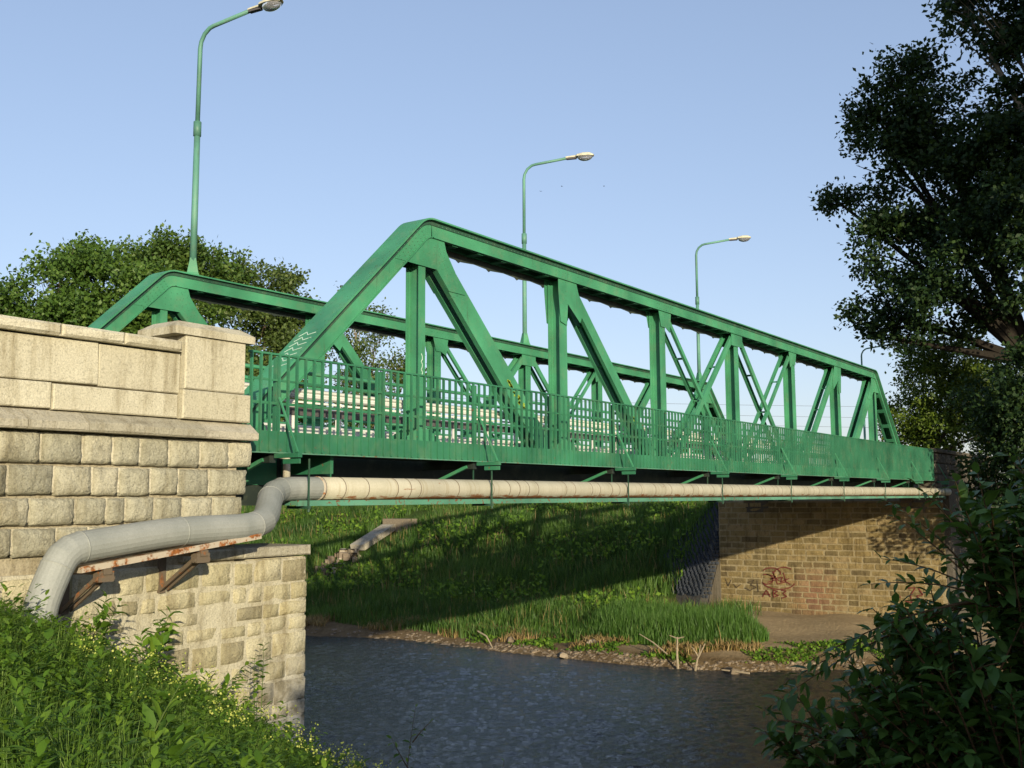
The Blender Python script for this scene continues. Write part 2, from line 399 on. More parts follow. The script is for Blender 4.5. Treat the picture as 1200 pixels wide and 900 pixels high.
# ------------------------------------------------------------------ ground, water
def sstep(a, b, x):
    t = np.clip((x-a)/(b-a), 0, 1); return t*t*(3-2*t)
def shore(Y):           # X of the far waterline
    return np.interp(Y, [-20, 0, 9, 12, 13.7, 16, 20, 24, 30, 34, 50, 120, 400], [44, 40, 38, 36.8, 35.2, 34.0, 34.0, 34.1, 34.7, 33.5, 31, 30, 30])
def cone_z(X, Y): return -4.9 + 1.55*np.clip(X-44.3, 0, 3.4) - .95*np.clip(Y-20.3, 0, 20)
def hgt(X, Y):
    X = np.asarray(X, float); Y = np.asarray(Y, float)
    near_u = X - .43*(Y-4)
    near_u = np.where(Y > 9.5, X - 2.4 + (Y-9.5)*.02, near_u)
    gn = np.interp(near_u, [-30, 2.6, 4.3, 4.8, 7.7, 11.5, 13], [-1.12, -1.20, -1.98, -2.22, -4.0, -6.0, -6.9])
    s = X - shore(Y)
    gf = np.interp(s, [-3, 0, .8, 3.6, 8.5, 16, 20, 28, 90], [-6.9, -6.02, -5.70, -5.52, -4.85, -1.85, -.80, -.4, -.3])
    bench = np.interp(s, [-3, 0, .8, 4, 8, 11, 12.2, 14, 18, 30], [-6.9, -6.02, -5.68, -5.45, -5.3, -5.15, -5.05, -4.4, -1.2, -.4])
    y0 = 15.5+np.clip((X-38)/4, 0, 1)*5.5
    k = sstep(y0, y0+4.5, Y) + (1-sstep(4, 8.5, Y))
    gf = gf*np.clip(k, 0, 1) + bench*(1-np.clip(k, 0, 1))
    cone = cone_z(X, Y)
    gf = np.where((X > 43) & (Y > 20.3), np.maximum(gf, np.minimum(cone, .4)), gf)
    und = .10*np.sin(X*.9+Y*.4)+.07*np.sin(Y*1.3-X*.5)+.05*np.sin(X*2.3)*np.sin(Y*2.1)
    g = np.where(X < 22, gn, gf)
    return g + und*np.clip(np.abs(X-22)/20, .2, 1)*.8
xs = np.concatenate([np.linspace(-400, -14, 18), np.arange(-12, 14, .4), np.arange(14, 32, 1.5), np.arange(32, 56, .45), np.linspace(57, 110, 30), np.linspace(120, 900, 24)])
ys = np.concatenate([np.linspace(-300, -30, 14), np.arange(-26, 0, 1.5), np.arange(0, 48, .45), np.linspace(49, 110, 32), np.linspace(120, 1200, 26)])
XX, YY = np.meshgrid(xs, ys); ZZ = hgt(XX, YY)
V = np.stack([XX, YY, ZZ], -1).reshape(-1, 3); nx, ny = len(xs), len(ys)
ii, jj = np.meshgrid(np.arange(nx-1), np.arange(ny-1)); q0 = (jj*nx+ii).ravel()
Fq = np.stack([q0, q0+1, q0+nx+1, q0+nx], 1)
g = bpy.data.objects.new('ground', nmesh('ground', V, Fq, M['ground'], smooth=True)); C.objects.link(g); tag(g, kind='structure')
wx = np.concatenate([np.arange(7, 10.5, .5), np.arange(10.5, 38.5, .09), np.arange(38.5, 46, .6)])
wy = np.concatenate([np.linspace(-300, -12, 20), np.arange(-11, 0, .3), np.arange(0, 34, .09), np.arange(34, 60, .5), np.linspace(61, 1200, 40)])
WX, WY = np.meshgrid(wx, wy); WZ = np.zeros_like(WX); rw = np.random.default_rng(5)
for i in range(110):
    lam = .19*(3.4**rw.random()); th = rw.normal(.62, .65); kk = 2*math.pi/lam
    WZ += lam*.0035*np.sin(kk*(WX*math.cos(th)+WY*math.sin(th))+rw.uniform(0, 6.28))
WZ *= .80+.20*np.sin(WX*.5+1.2*np.sin(WY*.31))*np.sin(WY*.37+.6*np.sin(WX*.43))
WZ = WZ*np.clip((38-WX)/3, 0, 1)-6.0
qi, qj = np.meshgrid(np.arange(len(wx)-1), np.arange(len(wy)-1)); q0 = (qj*len(wx)+qi).ravel()
wo2 = bpy.data.objects.new('river', nmesh('river', np.stack([WX, WY, WZ], -1).reshape(-1, 3), np.stack([q0, q0+1, q0+len(wx)+1, q0+len(wx)], 1), M['water'], smooth=True)); C.objects.link(wo2)
tag(wo2, kind='structure')

# ------------------------------------------------------------------ stone blocks
def block(w, h, d, ch, bulge, nz, seed, nx=4, nzv=3):
    r = random.Random(seed)
    X = [-w/2] + [-w/2+ch+(w-2*ch)*i/(nx-1) for i in range(nx)] + [w/2]
    Z = [-h/2] + [-h/2+ch+(h-2*ch)*i/(nzv-1) for i in range(nzv)] + [h/2]
    vs = []; fs = []; a, c = len(X), len(Z)
    for j in range(c):
        for i in range(a):
            edge = i in (0, a-1) or j in (0, c-1)
            jx = r.uniform(-1, 1)*nz*.6; jz = r.uniform(-1, 1)*nz*.6
            if edge: vs.append((X[i]+(jx if 0 < i < a-1 else jx*.5), 0, Z[j]+jz*.5))
            else:
                u = X[i]/(w/2); v = Z[j]/(h/2)
                vs.append((X[i]+jx, -ch-bulge*(1-u*u)*(1-v*v)+r.uniform(-1, 1)*nz, Z[j]+jz))
    for j in range(c-1):
        for i in range(a-1): fs.append((j*a+i, j*a+i+1, (j+1)*a+i+1, (j+1)*a+i))
    per = [i for i in range(a)] + [j*a+a-1 for j in range(1, c)] + [(c-1)*a+i for i in range(a-2, -1, -1)] + [j*a for j in range(c-2, 0, -1)]
    o = len(vs); vs += [(vs[i][0], d, vs[i][2]) for i in per]; n = len(per)
    fs += [(per[(k+1) % n], per[k], o+k, o+(k+1) % n) for k in range(n)]
    mb = MB(); mb.add(vs, fs); return mb
YW = 9.6
ab = root('stone_abutment', 'near abutment of pale granite blocks with parapet, at the left end of the bridge', 'abutment', (6, YW, -6))
def P_(o): o.matrix_parent_inverse = Matrix.Identity(4); return o
off = Vector((6, YW, -6))
def absub(name, mb_or_me, mat, x, y, z, smooth=False):
    me = mb_or_me.mesh(name, mat, smooth) if isinstance(mb_or_me, MB) else mb_or_me
    return inst(name, me, ab, (x-off.x, y-off.y, z-off.z))
# backing walls of mortar, set behind the block faces
c1 = MB().box((-6, YW+.045, -7), (8.24, 10.08, 1.60)); c1.obj('wall_core', M['mortar_dark'], ab, loc=-off)
c1 = MB().box((-6, 10.10, -7), (8.24, 19.6, .50)); c1.obj('abutment_core', M['mortar_dark'], ab, loc=-off)
c1 = MB().box((8.39, YW+.02, -7), (9.31, 19.6, -.70)); c1.obj('pier_core', M['mortar'], ab, loc=-off)
lay = block(15.33, 3.5, .06, .012, 0, .012, 77, 90, 22); lay.obj('mortar_face', M['mortar'], ab, True, loc=(1.66-off.x, YW-.007-off.y, -2.46-off.z))
def course(name, joints, z0, z1, mat, yf=YW, d=.3, ch=.02, bulge=.01, nz=.004, gap=.006, nx=4, nzv=3, sm=False, wob=0):
    for a, c in zip(joints[:-1], joints[1:]):
        mb = block(c-a-gap, z1-z0-gap, d, ch, bulge, nz, random.random(), nx, nzv)
        o = absub(name, mb, mat, (a+c)/2, yf-random.uniform(0, wob), (z0+z1)/2+random.uniform(-.7, .7)*wob, sm)
        if wob: o.rotation_euler = (random.uniform(-.03, .03), random.uniform(-.012, .012), random.uniform(-.02, .02))
# parapet
course('wall_panel', [-4.0, -2.2, -.6, 1.0, 2.6, 4.4, 6.35, 7.37], 1.17, 1.625, M['granite'], YW, ch=.010, bulge=.0, nz=.0025, gap=.013, wob=.003)
course('wall_panel', [-4.0, -1.4, .4, 2.3, 4.1, 5.84, 7.34], .895, 1.165, M['granite'], YW-.02, ch=.012, bulge=.0, nz=.0025, gap=.013, wob=.003)
course('coping_stone', [-4.0, -2.6, -1.0, .6, 2.2, 3.8, 5.05, 5.88, 6.60, 7.33], 1.63, 1.765, M['granite'], YW-.075, d=.60, ch=.026, bulge=.004, nz=.005, gap=.012)
absub('pilaster_block', block(.86, .60, .62, .014, 0, .0025, 5), M['granite'], 7.825, YW-.05, 1.535)
absub('pilaster_block', block(.97, .325, .66, .016, 0, .0025, 6), M['granite'], 7.845, YW-.07, 1.062)
cp = MB(); hw, hd = .57, .34
cp.add([(-hw,-hd,0),(hw,-hd,0),(hw,hd,0),(-hw,hd,0),(-hw,-hd,.085),(hw,-hd,.085),(hw,hd,.085),(-hw,hd,.085),(-hw+.12,-hd+.12,.165),(hw-.12,-hd+.12,.165),(hw-.12,hd-.12,.165),(-hw+.12,hd-.12,.165)],
       [(3,2,1,0),(0,1,5,4),(1,2,6,5),(2,3,7,6),(3,0,4,7),(4,5,9,8),(5,6,10,9),(6,7,11,10),(7,4,8,11),(8,9,10,11)])
absub('pilaster_cap', cp, M['granite'], 7.80, YW+.25, 1.84)
# projecting ledge
for a, c in zip([-4, -3.2, -2.4, -1.6, -.8, 0, .8, 1.6, 2.3, 3.1, 3.8, 4.5, 5.0, 5.53, 6.18, 6.95, 7.63], [-3.2, -2.4, -1.6, -.8, 0, .8, 1.6, 2.3, 3.1, 3.8, 4.5, 5.0, 5.53, 6.18, 6.95, 7.63, 8.40]):
    L_ = c-a-.008; mb = MB()
    j = random.uniform(-.008, .008)
    prof = [(.30, 0), (0, 0), (-.015, .02), (-.015, .085), (.0, .10+j), (.055, .135), (.14, .20), (.30, .205)]
    n = len(prof)
    vs = [(-L_/2, y, z) for y, z in prof] + [(0, y+random.uniform(-.006, .006), z+random.uniform(-.004, .004)) for y, z in prof] + [(L_/2, y, z) for y, z in prof]
    mb.add(vs, [tuple(range(n)), tuple(range(2*n, 3*n))[::-1]] + [(s*n+i, s*n+n+i, s*n+n+(i+1) % n, s*n+(i+1) % n) for s in (0, 1) for i in range(n)])
    absub('ledge_stone', mb, M['granite_ledge'], (a+c)/2, YW-.14, .69)
# rusticated courses
J1 = [5.75, 6.20, 6.55, 6.88, 7.25, 7.67, 8.08, 8.42]
def left(js, x0=1.2):
    js = list(js)
    while js[0] > x0: js.insert(0, js[0]-random.uniform(.34, .5))
    return js
rows = [(.36, .685, J1), (.045, .355, [5.9, 6.32, 6.63, 7.02, 7.38, 7.80, 8.35]), (-.245, .04, [5.66, 6.15, 6.50, 6.72, 7.08, 7.44, 7.86, 8.29]), (-.54, -.25, [5.5, 5.95, 6.3, 6.8, 7.2, 7.7, 8.22])]
for z0, z1, js in rows:
    course('wall_stone', left(js), z0, z1, M['rustic'], YW-.005, d=.2, ch=.032, bulge=.018, nz=.013, gap=.026, nx=7, nzv=5, sm=True, wob=.012)
    absub('mortar_joint', block(js[-1]+5.9, z1-z0-.045, .1, .008, 0, .003, 3, 60, 2), M['mortar'], (js[-1]-6.1)/2, YW+.002, (z0+z1)/2+.010)
# rubble of the lower pier
course('shelf_slab', [7.45, 8.30, 9.37], -.685, -.56, M['granite_ledge'], YW-.05, d=.9, ch=.018, bulge=.0, nz=.003)
z = -.70
ri = 0
while z > -4.1:
    hh = random.choice([.19, .22, .25, .28, .30])
    xr = 9.345; first = True
    while xr > 3.6:
        ww = random.uniform(.26, .40) if first and ri % 2 else random.uniform(.20, .52)
        if first and ri % 2 == 0: ww = random.uniform(.42, .55)
        first = False
        if xr > 8.9 or random.random() > .06:
            sh = random.uniform(.0, .035); dz = random.uniform(-.012, .012)
            gg = .012 if xr > 8.8 else random.uniform(.02, .05)
            mb = block(ww-gg, hh-gg-sh*.6, .2, .020, .013, .010, random.random(), 4, 3)
            absub('wall_stone', mb, M['rubble'], xr-ww/2, YW-.004-random.uniform(0, .014), z-hh/2+dz, True)
        xr -= ww
    z -= hh; ri += 1
# bearing blocks under the two trusses
for yb in (11.18, 18.06):
    MB().box((8.5, yb-.35, -.70), (9.2, yb+.35, -.25)).obj('bearing_block', M['concrete'], ab, loc=-off)
    MB().box((8.62, yb-.2, -.25), (9.02, yb+.2, -.09)).obj('bearing', M['rust_dark'], ab, loc=-off)

# ------------------------------------------------------------------ truss bridge
L = 4.5; X0 = 13.32; YT, YF, YR = 11.18, 18.06, 9.89
br = root('truss_bridge', 'long green riveted steel truss bridge with railed walkway, spanning the river', 'bridge', (X0, 0, 0))
def bpart(mb, name, mat, parent, smooth=False): return mb.obj(name, mat, parent, smooth)
ZT, ZW = 4.755, .33
def sweep(mb, path, n0, n1, y0, y1):
    """extrude a rectangle (n0..n1 across the path in XZ, y0..y1) along path"""
    P = [Vector((x, 0, z)) for x, z in path]; vs = []
    for i, p in enumerate(P):
        d0 = (P[i]-P[i-1]).normalized() if i else (P[1]-P[0]).normalized()
        d1 = (P[i+1]-P[i]).normalized() if i < len(P)-1 else d0
        n_0 = Vector((-d0.z, 0, d0.x)); n_1 = Vector((-d1.z, 0, d1.x)); n = (n_0+n_1); n = n/ (n.dot(n_0))
        for a, y in ((n0, y0), (n1, y0), (n1, y1), (n0, y1)): q = p+n*a; vs.append((q.x, y, q.z))
    fs = [(0, 1, 2, 3), tuple((len(P)-1)*4+k for k in (3, 2, 1, 0))]
    for i in range(len(P)-1):
        for k in range(4): fs.append((i*4+k, (i+1)*4+k, (i+1)*4+(k+1) % 4, i*4+(k+1) % 4))
    mb.add(vs, fs)
def arc(cx, cz, r, a0, a1, n): return [(cx+r*math.cos(math.radians(a0+(a1-a0)*i/n)), cz+r*math.sin(math.radians(a0+(a1-a0)*i/n))) for i in range(n+1)]
SL = math.degrees(math.atan2(ZT-.55, 4.5))       # slope of end post
def corner(side):
    # rounded outer corner, path in outer-face line (top surface)
    r = .55; ang = math.radians(SL); t = r*math.tan(ang/2); xc = 0 if side < 0 else 27.0
    pts = []
    cx = xc - side*(-t) if side < 0 else xc - t
    cx = xc + t if side < 0 else xc - t
    cz = ZT - r
    if side < 0: pts = arc(cx, cz, r, 90+SL, 90, 5)
    else: pts = arc(cx, cz, r, 90, 90-SL, 5)
    return pts
cL, cR = corner(-1), corner(1)
def down(p, side, z1=.30):
    dz = p[1]-z1; return (p[0] + side*dz/math.tan(math.radians(SL)), z1)
paths = {'end_post': [[down(cL[0], -1)] + cL, cR + [down(cR[-1], 1)]], 'top_chord': [[cL[-1], (4.5, ZT), (9, ZT), (13.5, ZT), (18, ZT), (22.5, ZT), cR[0]]]}
def box_member(path):
    mb = MB()
    sweep(mb, path, 0, -.028, -.25, .25)                 # top plate
    for y in (-1, 1):
        sweep(mb, path, -.030, -ZW, y*.15, y*.165)         # webs
        sweep(mb, path, -ZW+.002, -ZW+.016, y*.115, y*.205)   # bottom lip
    return mb
tr = bpy.data.objects.new('truss', None); C.objects.link(tr); tr.parent = br; tr.location = (0, YT, 0)
for nm, pl in paths.items():
    for pth in pl:
        bpart(box_member(pth), nm, M['green'], tr)
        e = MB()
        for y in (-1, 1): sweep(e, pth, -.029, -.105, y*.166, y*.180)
        bpart(e, 'angle_strip', M['soot_green'], tr)  # shade of the top plate overhang is painted into this strip
# deep inner web hanging below the chord, with a notched lower edge
x = .55; pts = [(.45, ZT-.30)]
while x < 26.3:
    pts += [(x, ZT-.47), (x+.40, ZT-.44), (x+.78, ZT-.46), (x+.86, ZT-.50), (x+.94, ZT-.46)]; x += .94
pts += [(26.55, ZT-.45), (26.55, ZT-.30)]
for i in range(0, len(pts)-1):
    pass
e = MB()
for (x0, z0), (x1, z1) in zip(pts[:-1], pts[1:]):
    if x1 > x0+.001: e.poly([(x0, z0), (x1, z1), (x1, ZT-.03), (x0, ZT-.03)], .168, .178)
e.obj('inner_web', M['soot'], tr)  # chord shade painted into the web as a near-black colour
# battens under the top chord and end posts
def batten(x, z, ang, l=.16):
    mb = MB(); mb.box((-l/2, -.15, -.012), (l/2, .15, 0)); o = mb.obj('batten_plate', M['green'], tr, loc=(x, 0, z)); o.rotation_euler = (0, -ang, 0); return o
bm0 = None
for k in range(34):
    x = .9+k*.75
    if x > 26.2: break
    if abs((x+.3) % 4.5 - .3) < .45: continue
    if bm0 is None: bm0 = batten(x, ZT-ZW-.004, 0)
    else: inst('batten_plate', bm0.data, tr, (x, 0, ZT-ZW-.004))
for side in (-1, 1):
    base = (cL[0] if side < 0 else cR[-1]); a = math.radians(SL)
    for k in range(1, 7):
        s = k*.8; x = base[0]+side*s*math.cos(a); z = base[1]-s*math.sin(a)
        x += -side*math.sin(a)*ZW; z -= math.cos(a)*ZW
        o = inst('batten_plate', bm0.data, tr, (x, 0, z)); o.rotation_euler = (0, side*a, 0)
# bottom chord
for y in (-1, 1):
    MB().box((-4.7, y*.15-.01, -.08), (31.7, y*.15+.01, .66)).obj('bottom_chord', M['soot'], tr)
# verticals: H section
def vertical(z1, fw, extra):
    mb = MB()
    for y in (-1, 1): mb.box((-fw/2, y*.135-.009, .5), (fw/2, y*.135+.009, z1))
    mb.box((-.010, -.125, .5), (.010, .125, z1))
    if extra:
        for y in (-1, 1): mb.box((-.055, y*.115-.009, .5), (.055, y*.115+.009, z1))
    return mb
vm = None
for n in range(7):
    if n in (0, 6): vertical(3.98, .17, True).obj('vertical', M['green'], tr, loc=(4.5*n, 0, 0))
    else:
        if vm is None: vm = vertical(ZT-ZW, .27, True).mesh('vertical', M['green'])
        inst('vertical', vm, tr, (4.5*n, 0, 0))
# diagonals: twin bars with batten rungs
def diagonal(a, b_, wd, th, rung=None, solid=False):
    mb = MB()
    for y in (-1, 1):
        mb.beam((a[0], y*.148, a[1]), (b_[0], y*.148, b_[1]), wd, .016)
        if th > .02:
            d = Vector((b_[0]-a[0], 0, b_[1]-a[1])).normalized(); nn = Vector((-d.z, 0, d.x))
            for s in (-1, 1):
                o = nn*(s*(wd/2-.008))
                mb.beam((a[0]+o.x, y*(.140-th/2), a[1]+o.z), (b_[0]+o.x, y*(.140-th/2), b_[1]+o.z), .014, th)
    o = mb.obj('diagonal', M['green'], tr)
    if rung:
        Ld = math.hypot(b_[0]-a[0], b_[1]-a[1]); k = int(Ld/rung)
        for i in range(1, k+1):
            t = i/(k+1); r = MB(); r.beam((a[0]+(b_[0]-a[0])*t, -.14, a[1]+(b_[1]-a[1])*t), (a[0]+(b_[0]-a[0])*t, .14, a[1]+(b_[1]-a[1])*t), .012, .06, (b_[0]-a[0], 0, b_[1]-a[1]))
            r.obj('diagonal_batten', M['green'], tr)
ZB, ZU = .5, 4.40
def mir(p): return (27-p[0], p[1])
D = [((.22, ZU-.1), (4.35, .45), .40, .08, None), ((4.72, ZU), (8.85, .5), .26, .06, 1.3), ((9.18, ZU), (13.35, .5), .11, .05, 1.5), ((13.32, ZU), (9.15, .5), .16, .05, 1.5)]
for a, b_, wd, th, rg in D:
    diagonal(a, b_, wd, th, rg); diagonal(mir(a), mir(b_), wd, th, rg)
# gusset plates
def gusset(pts, mirror=False):
    if mirror: pts = [(27-x, z) for x, z in pts][::-1]
    for y in (-.174, .166):
        MB().poly(pts, y, y+.008).obj('gusset_plate', M['green'], tr)
g0 = [(-.72, 3.90), (.36, 3.90), (.70, 3.58), (1.16, 3.58), (.62, 4.26), (.56, 4.43), (-.20, 4.43)]
gusset(g0); gusset(g0, True)
for n in (1, 5):
    pts = [(-.14, 3.55), (.10, 3.50), (.14, 3.95), (.62, 3.62), (.74, 3.82), (.48, 4.43), (-.22, 4.43), (-.22, 4.2)]
    gusset([(4.5+x, z) for x, z in pts], n == 5)
for n in (2, 4):
    pts = [(-.12, 4.05), (.11, 4.05), (.34, 3.95), (.42, 4.43), (-.24, 4.43)]
    gusset([(9+x, z) for x, z in pts], n == 4)
gusset([(13.5+x, z) for x, z in [(-.38, 4.10), (.38, 4.10), (.38, 4.43), (-.38, 4.43)]])
for n in range(0, 7):
    s = 1.0 if n in (0, 1, 5, 6) else .7
    pts = [(-.75*s, .69), (-.42*s, 1.0*s), (-.14, 1.15*s), (.14, 1.15*s), (.42*s, 1.0*s), (.75*s, .69), (.75*s, .665), (-.75*s, .665)]
    gusset([(4.5*n+x, z) for x, z in pts])
gusset([(-4.75, .2), (-3.2, .2), (-3.2, .56), (-3.5, 1.15), (-3.75, 1.15), (-4.4, .56)])
gusset([(-4.75, .2), (-3.2, .2), (-3.2, .56), (-3.5, 1.15), (-3.75, 1.15), (-4.4, .56)], True)
for (xa, xb) in ((4.2, 5.5), (12.9, 14.5), (21.5, 22.8)):     # splice plates on the chord web
    MB().poly([(xa, ZT-.13), (xb, ZT-.13), (xb+.05, ZT-.22), (xb, ZT-ZW+.03), (xa, ZT-ZW+.03)], -.174, -.166).obj('splice_plate', M['green'], tr)
# rivets (near truss only shows them; the copy shares the mesh)
rv = MB()
def rivet(p, nrm, r=.016):
    p = Vector(p); nrm = Vector(nrm).normalized(); u = nrm.orthogonal().normalized(); v = nrm.cross(u)
    rg = [p+(u*math.cos(a)+v*math.sin(a))*r for a in (0, 1.257, 2.513, 3.77, 5.027)]
    rv.add(rg+[p+nrm*r*.9], [(i, (i+1) % 5, 5) for i in range(5)])
a = math.radians(SL)
for side, base in ((-1, cL[0]), (1, cR[-1])):
    nrm = Vector((side*math.sin(a), 0, math.cos(a)))
    for k in range(48):
        s = k*.11; p = Vector((base[0]+side*s*math.cos(a), 0, base[1]-s*math.sin(a)))
        for y in (-.215, .215, -.13, .13):
            if abs(y) < .2 and k % 2: continue
            rivet(p+Vector((0, y, 0)), nrm)
        if k < 8:
            for w_ in (.09, .16, .23, .29): rivet((p.x-nrm.x*w_, -.182, p.z-nrm.z*w_), (0, -1, 0), .011)
k = .4
while k < 26.7:
    rivet((k, -.182, ZT-.082), (0, -1, 0), .011); k += .11
for nx_ in range(0, 27):
    for i in range(2): rivet((.5+nx_*1.0, -.215+i*.43, ZT), (0, 0, 1))
for gx in (0, 27):
    sg = 1 if gx == 0 else -1
    for i in range(5):
        for j in range(3): rivet((gx+sg*(.0+i*.14), -.176, 4.02+j*.13), (0, -1, 0), .011)
    for i in range(8):
        for j in range(3): rivet((gx+sg*(.30+i*.065+j*.09), -.176, 4.28-i*.115+j*.035), (0, -1, 0), .011)
for n in range(1, 6):
    for j in range(10):
        rivet((4.5*n-.06, -.176, 4.38-j*.09), (0, -1, 0), .010); rivet((4.5*n+.06, -.176, 4.38-j*.09), (0, -1, 0), .010)
    for i in range(9):
        for j in range(2): rivet((4.5*n-.3+i*.12, -.176, ZT-.17-j*.10), (0, -1, 0), .010)
for n in range(1, 6):
    for j in range(24): rivet((4.5*n+.07, -.146, .9+j*.125), (0, -1, 0), .009)
tag(rv.obj('rivet', M['green_rail'], tr), kind='stuff')  # darker green puts the shading round the heads into their colour
tr2 = clone(tr, br); tr2.location = (0, YF, 0)
# spray marks on the near diagonals
def strokes(name, pts_list, mat, parent, wd, plane, off3=None):
    mb = MB()
    for pts in pts_list:
        for p0, p1 in zip(pts[:-1], pts[1:]):
            mb.beam(plane(p0), plane(p1), wd, .004, plane(None))
    return mb.obj(name, mat, parent)
def scribble(cx, cz, w_, h_, n, seed):
    r = random.Random(seed); return [(cx+w_*math.sin(i*1.9+seed)*r.uniform(.5, 1), cz+h_*math.cos(i*1.3+seed)*r.uniform(.5, 1)) for i in range(n)]
pl = lambda p: Vector((0, 1, 0)) if p is None else Vector((p[0], -.160, p[1]))
dx = lambda z, n=0: 4.5*n+.22+(4.3-z)/(4.3-.45)*4.13
def onbar(n, z, seed, hw):
    return [[(dx(z, n)+q[0]-(q[1])*1.07, z+q[1]) for q in scribble(0, 0, hw, .10, 12, seed)] for _ in (0,)]
for q_ in (onbar(0, 1.92, 3, .10), onbar(0, 1.75, 5, .12), onbar(0, 2.12, 8, .06)): strokes('graffiti', q_, M['graffiti_lime'], tr, .03, pl)
strokes('graffiti', [[(x-.22+.45 if False else x, z) for x, z in s] for s in onbar(1, 1.72, 3, .07)], M['graffiti_lime'], tr, .03, pl)
strokes('graffiti', [[(0+.02*math.sin(i*2.2), 2.05+i*.045) for i in range(9)]], M['graffiti_white'], tr, .012, lambda p: Vector((0, 1, 0)) if p is None else Vector((p[0], -.148, p[1])))
# end post writing, on the top plate
def epl(p):
    if p is None: return Vector((-math.sin(a), 0, math.cos(a)))
    s, y = p; return Vector((cL[0][0]-s*math.cos(a)-math.sin(a)*.004, y, cL[0][1]-s*math.sin(a)+math.cos(a)*.004))
ls = []
for k in range(7):
    s0 = 3.15+k*.13; ls.append([(s0, -.16), (s0+.05, -.02), (s0-.03, .05), (s0+.07, .15)])
for l_ in ls: strokes('graffiti', [l_], M['graffiti_white'], tr, .010, epl)
# deck
dk = bpy.data.objects.new('deck', None); C.objects.link(dk); dk.parent = br
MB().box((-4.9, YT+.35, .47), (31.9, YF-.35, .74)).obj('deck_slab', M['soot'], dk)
MB().box((-4.9, YT+.45, .744), (31.9, YF-.45, .765)).obj('carriageway', M['asphalt'], dk)
MB().box((-4.75, YR+.03, .60), (31.55, YT-.30, .66)).obj('walkway_slab', M['soot'], dk)
MB().box((-4.75, YF+.30, .60), (31.55, YF+1.30, .66)).obj('walkway_slab', M['soot'], dk)
cb = MB().box((-.09, YT+.22, .12), (.09, YF-.22, .465)).mesh('cross_beam', M['soot'])
for n in range(-1, 8): inst('cross_beam', cb, dk, (4.5*n+(.2 if n < 0 else -.2 if n > 6 else 0), 0, 0))
for y in (12.2, 13.7, 15.5, 17.0):
    MB().box((-4.8, y-.06, .22), (31.8, y+.06, .466)).obj('stringer', M['soot'], dk)
wb = MB().box((-.05, YR+.05, .46), (.05, YT-.205, .595)).mesh('walkway_beam', M['soot'])
ws = MB(); ws.beam((0, YR+.16, .50), (0, YT-.21, .16), .05, .05, (1, 0, 0)); wsm = ws.mesh('walkway_strut', M['green'])
og = MB().box((-.035, YR-.44, .515), (.035, YR-.015, .570)); og.box((-.012, YR-.44, .44), (.012, YR-.15, .50)); ogm = og.mesh('outrigger', M['green_rail'])
st = MB(); st.beam((0, YR-.05, 1.28), (0, YR-.40, .58), .022, .022, (1, 0, 0)); stm = st.mesh('rail_stay', M['green'])
for n in range(-1, 8):
    xo = 4.5*n + (.25 if n < 0 else -.3 if n > 6 else 0)
    inst('walkway_beam', wb, dk, (xo, 0, 0)); inst('walkway_strut', wsm, dk, (xo-.05, 0, 0)); inst('outrigger', ogm, dk, (xo, 0, 0))
# gusset-like end of the first cross girder, seen from the bank
e = MB(); e.poly([(-.0, .62), (.0+.02, .62), (.02, .28), (0, .28)], 10.15, 10.16)
e = MB(); e.box((-3.12, 10.05, .34), (-3.06, 11.0, .60)); e.obj('bracket_plate', M['green_rail'], dk)
e = MB(); e.add([(-3.05, 10.30, .66), (-2.84, 10.30, .60), (-2.84, 10.30, .30), (-3.05, 10.30, .36), (-3.05, 10.33, .66), (-2.84, 10.33, .60), (-2.84, 10.33, .30), (-3.05, 10.33, .36)], [(0,3,2,1),(4,5,6,7),(0,1,5,4),(1,2,6,5),(2,3,7,6),(3,0,4,7)]); e.obj('bracket_plate', M['green'], dk)
# railing
rl = bpy.data.objects.new('railing', None); C.objects.link(rl); rl.parent = br; rl.location = (0, YR, 0)
XA, XB = 8.62-X0, 43.9-X0
MB().box((XA, -.012, .585), (XB, .012, .855)).obj('kick_plate', M['green_rail'], rl)
MB().box((XA, -.045, .575), (XB, .03, .590)).obj('bottom_flange', M['green_pale'], rl)
MB().box((XA, -.030, 1.815), (XB, .030, 1.84)).obj('top_rail', M['green_rail'], rl)
MB().box((XA, .006, 1.19), (XB, .026, 1.225)).obj('middle_rail', M['green_rail'], rl)
MB().box((XA, .006, 1.49), (XB, .026, 1.515)).obj('middle_rail', M['green_rail'], rl)
bal = MB().box((-.011, -.036, .60), (.011, .004, 1.814)).mesh('baluster', M['green_rail'])
nb = int((XB-XA)/.152)
for i in range(nb+1): inst('baluster', bal, rl, (XA+.02+i*.152, 0, 0))
post = MB().box((-.03, .03, .60), (.03, .09, 1.80)).mesh('rail_post', M['green_rail'])
for n in range(-1, 8):
    for h_ in (0, 2.25):
        xo = 4.5*n+h_+(.3 if n < 0 and h_ == 0 else 0)
        if xo < XB: inst('rail_post', post, rl, (xo, 0, 0))
    xo = 4.5*n + (.25 if n < 0 else -.3 if n > 6 else 0)
    o = inst('rail_stay', stm, rl, (xo, -YR, 0))
rf = bpy.data.objects.new('railing', None); C.objects.link(rf); rf.parent = br; rf.location = (0, YF+1.3, 0)
MB().box((XA, -.012, .585), (XB, .012, .855)).obj('kick_plate', M['green_rail'], rf)
MB().box((XA, -.030, 1.815), (XB, .030, 1.84)).obj('top_rail', M['green_rail'], rf)
MB().box((XA, .006, 1.19), (XB, .026, 1.225)).obj('middle_rail', M['green_rail'], rf)
fb = MB()
for i in range(nb+1):
    x = XA+.02+i*.152; fb.box((x-.012, -.03, .6), (x+.012, .004, 1.814))
tag(fb.obj('baluster', M['green_rail'], rf), kind='stuff')
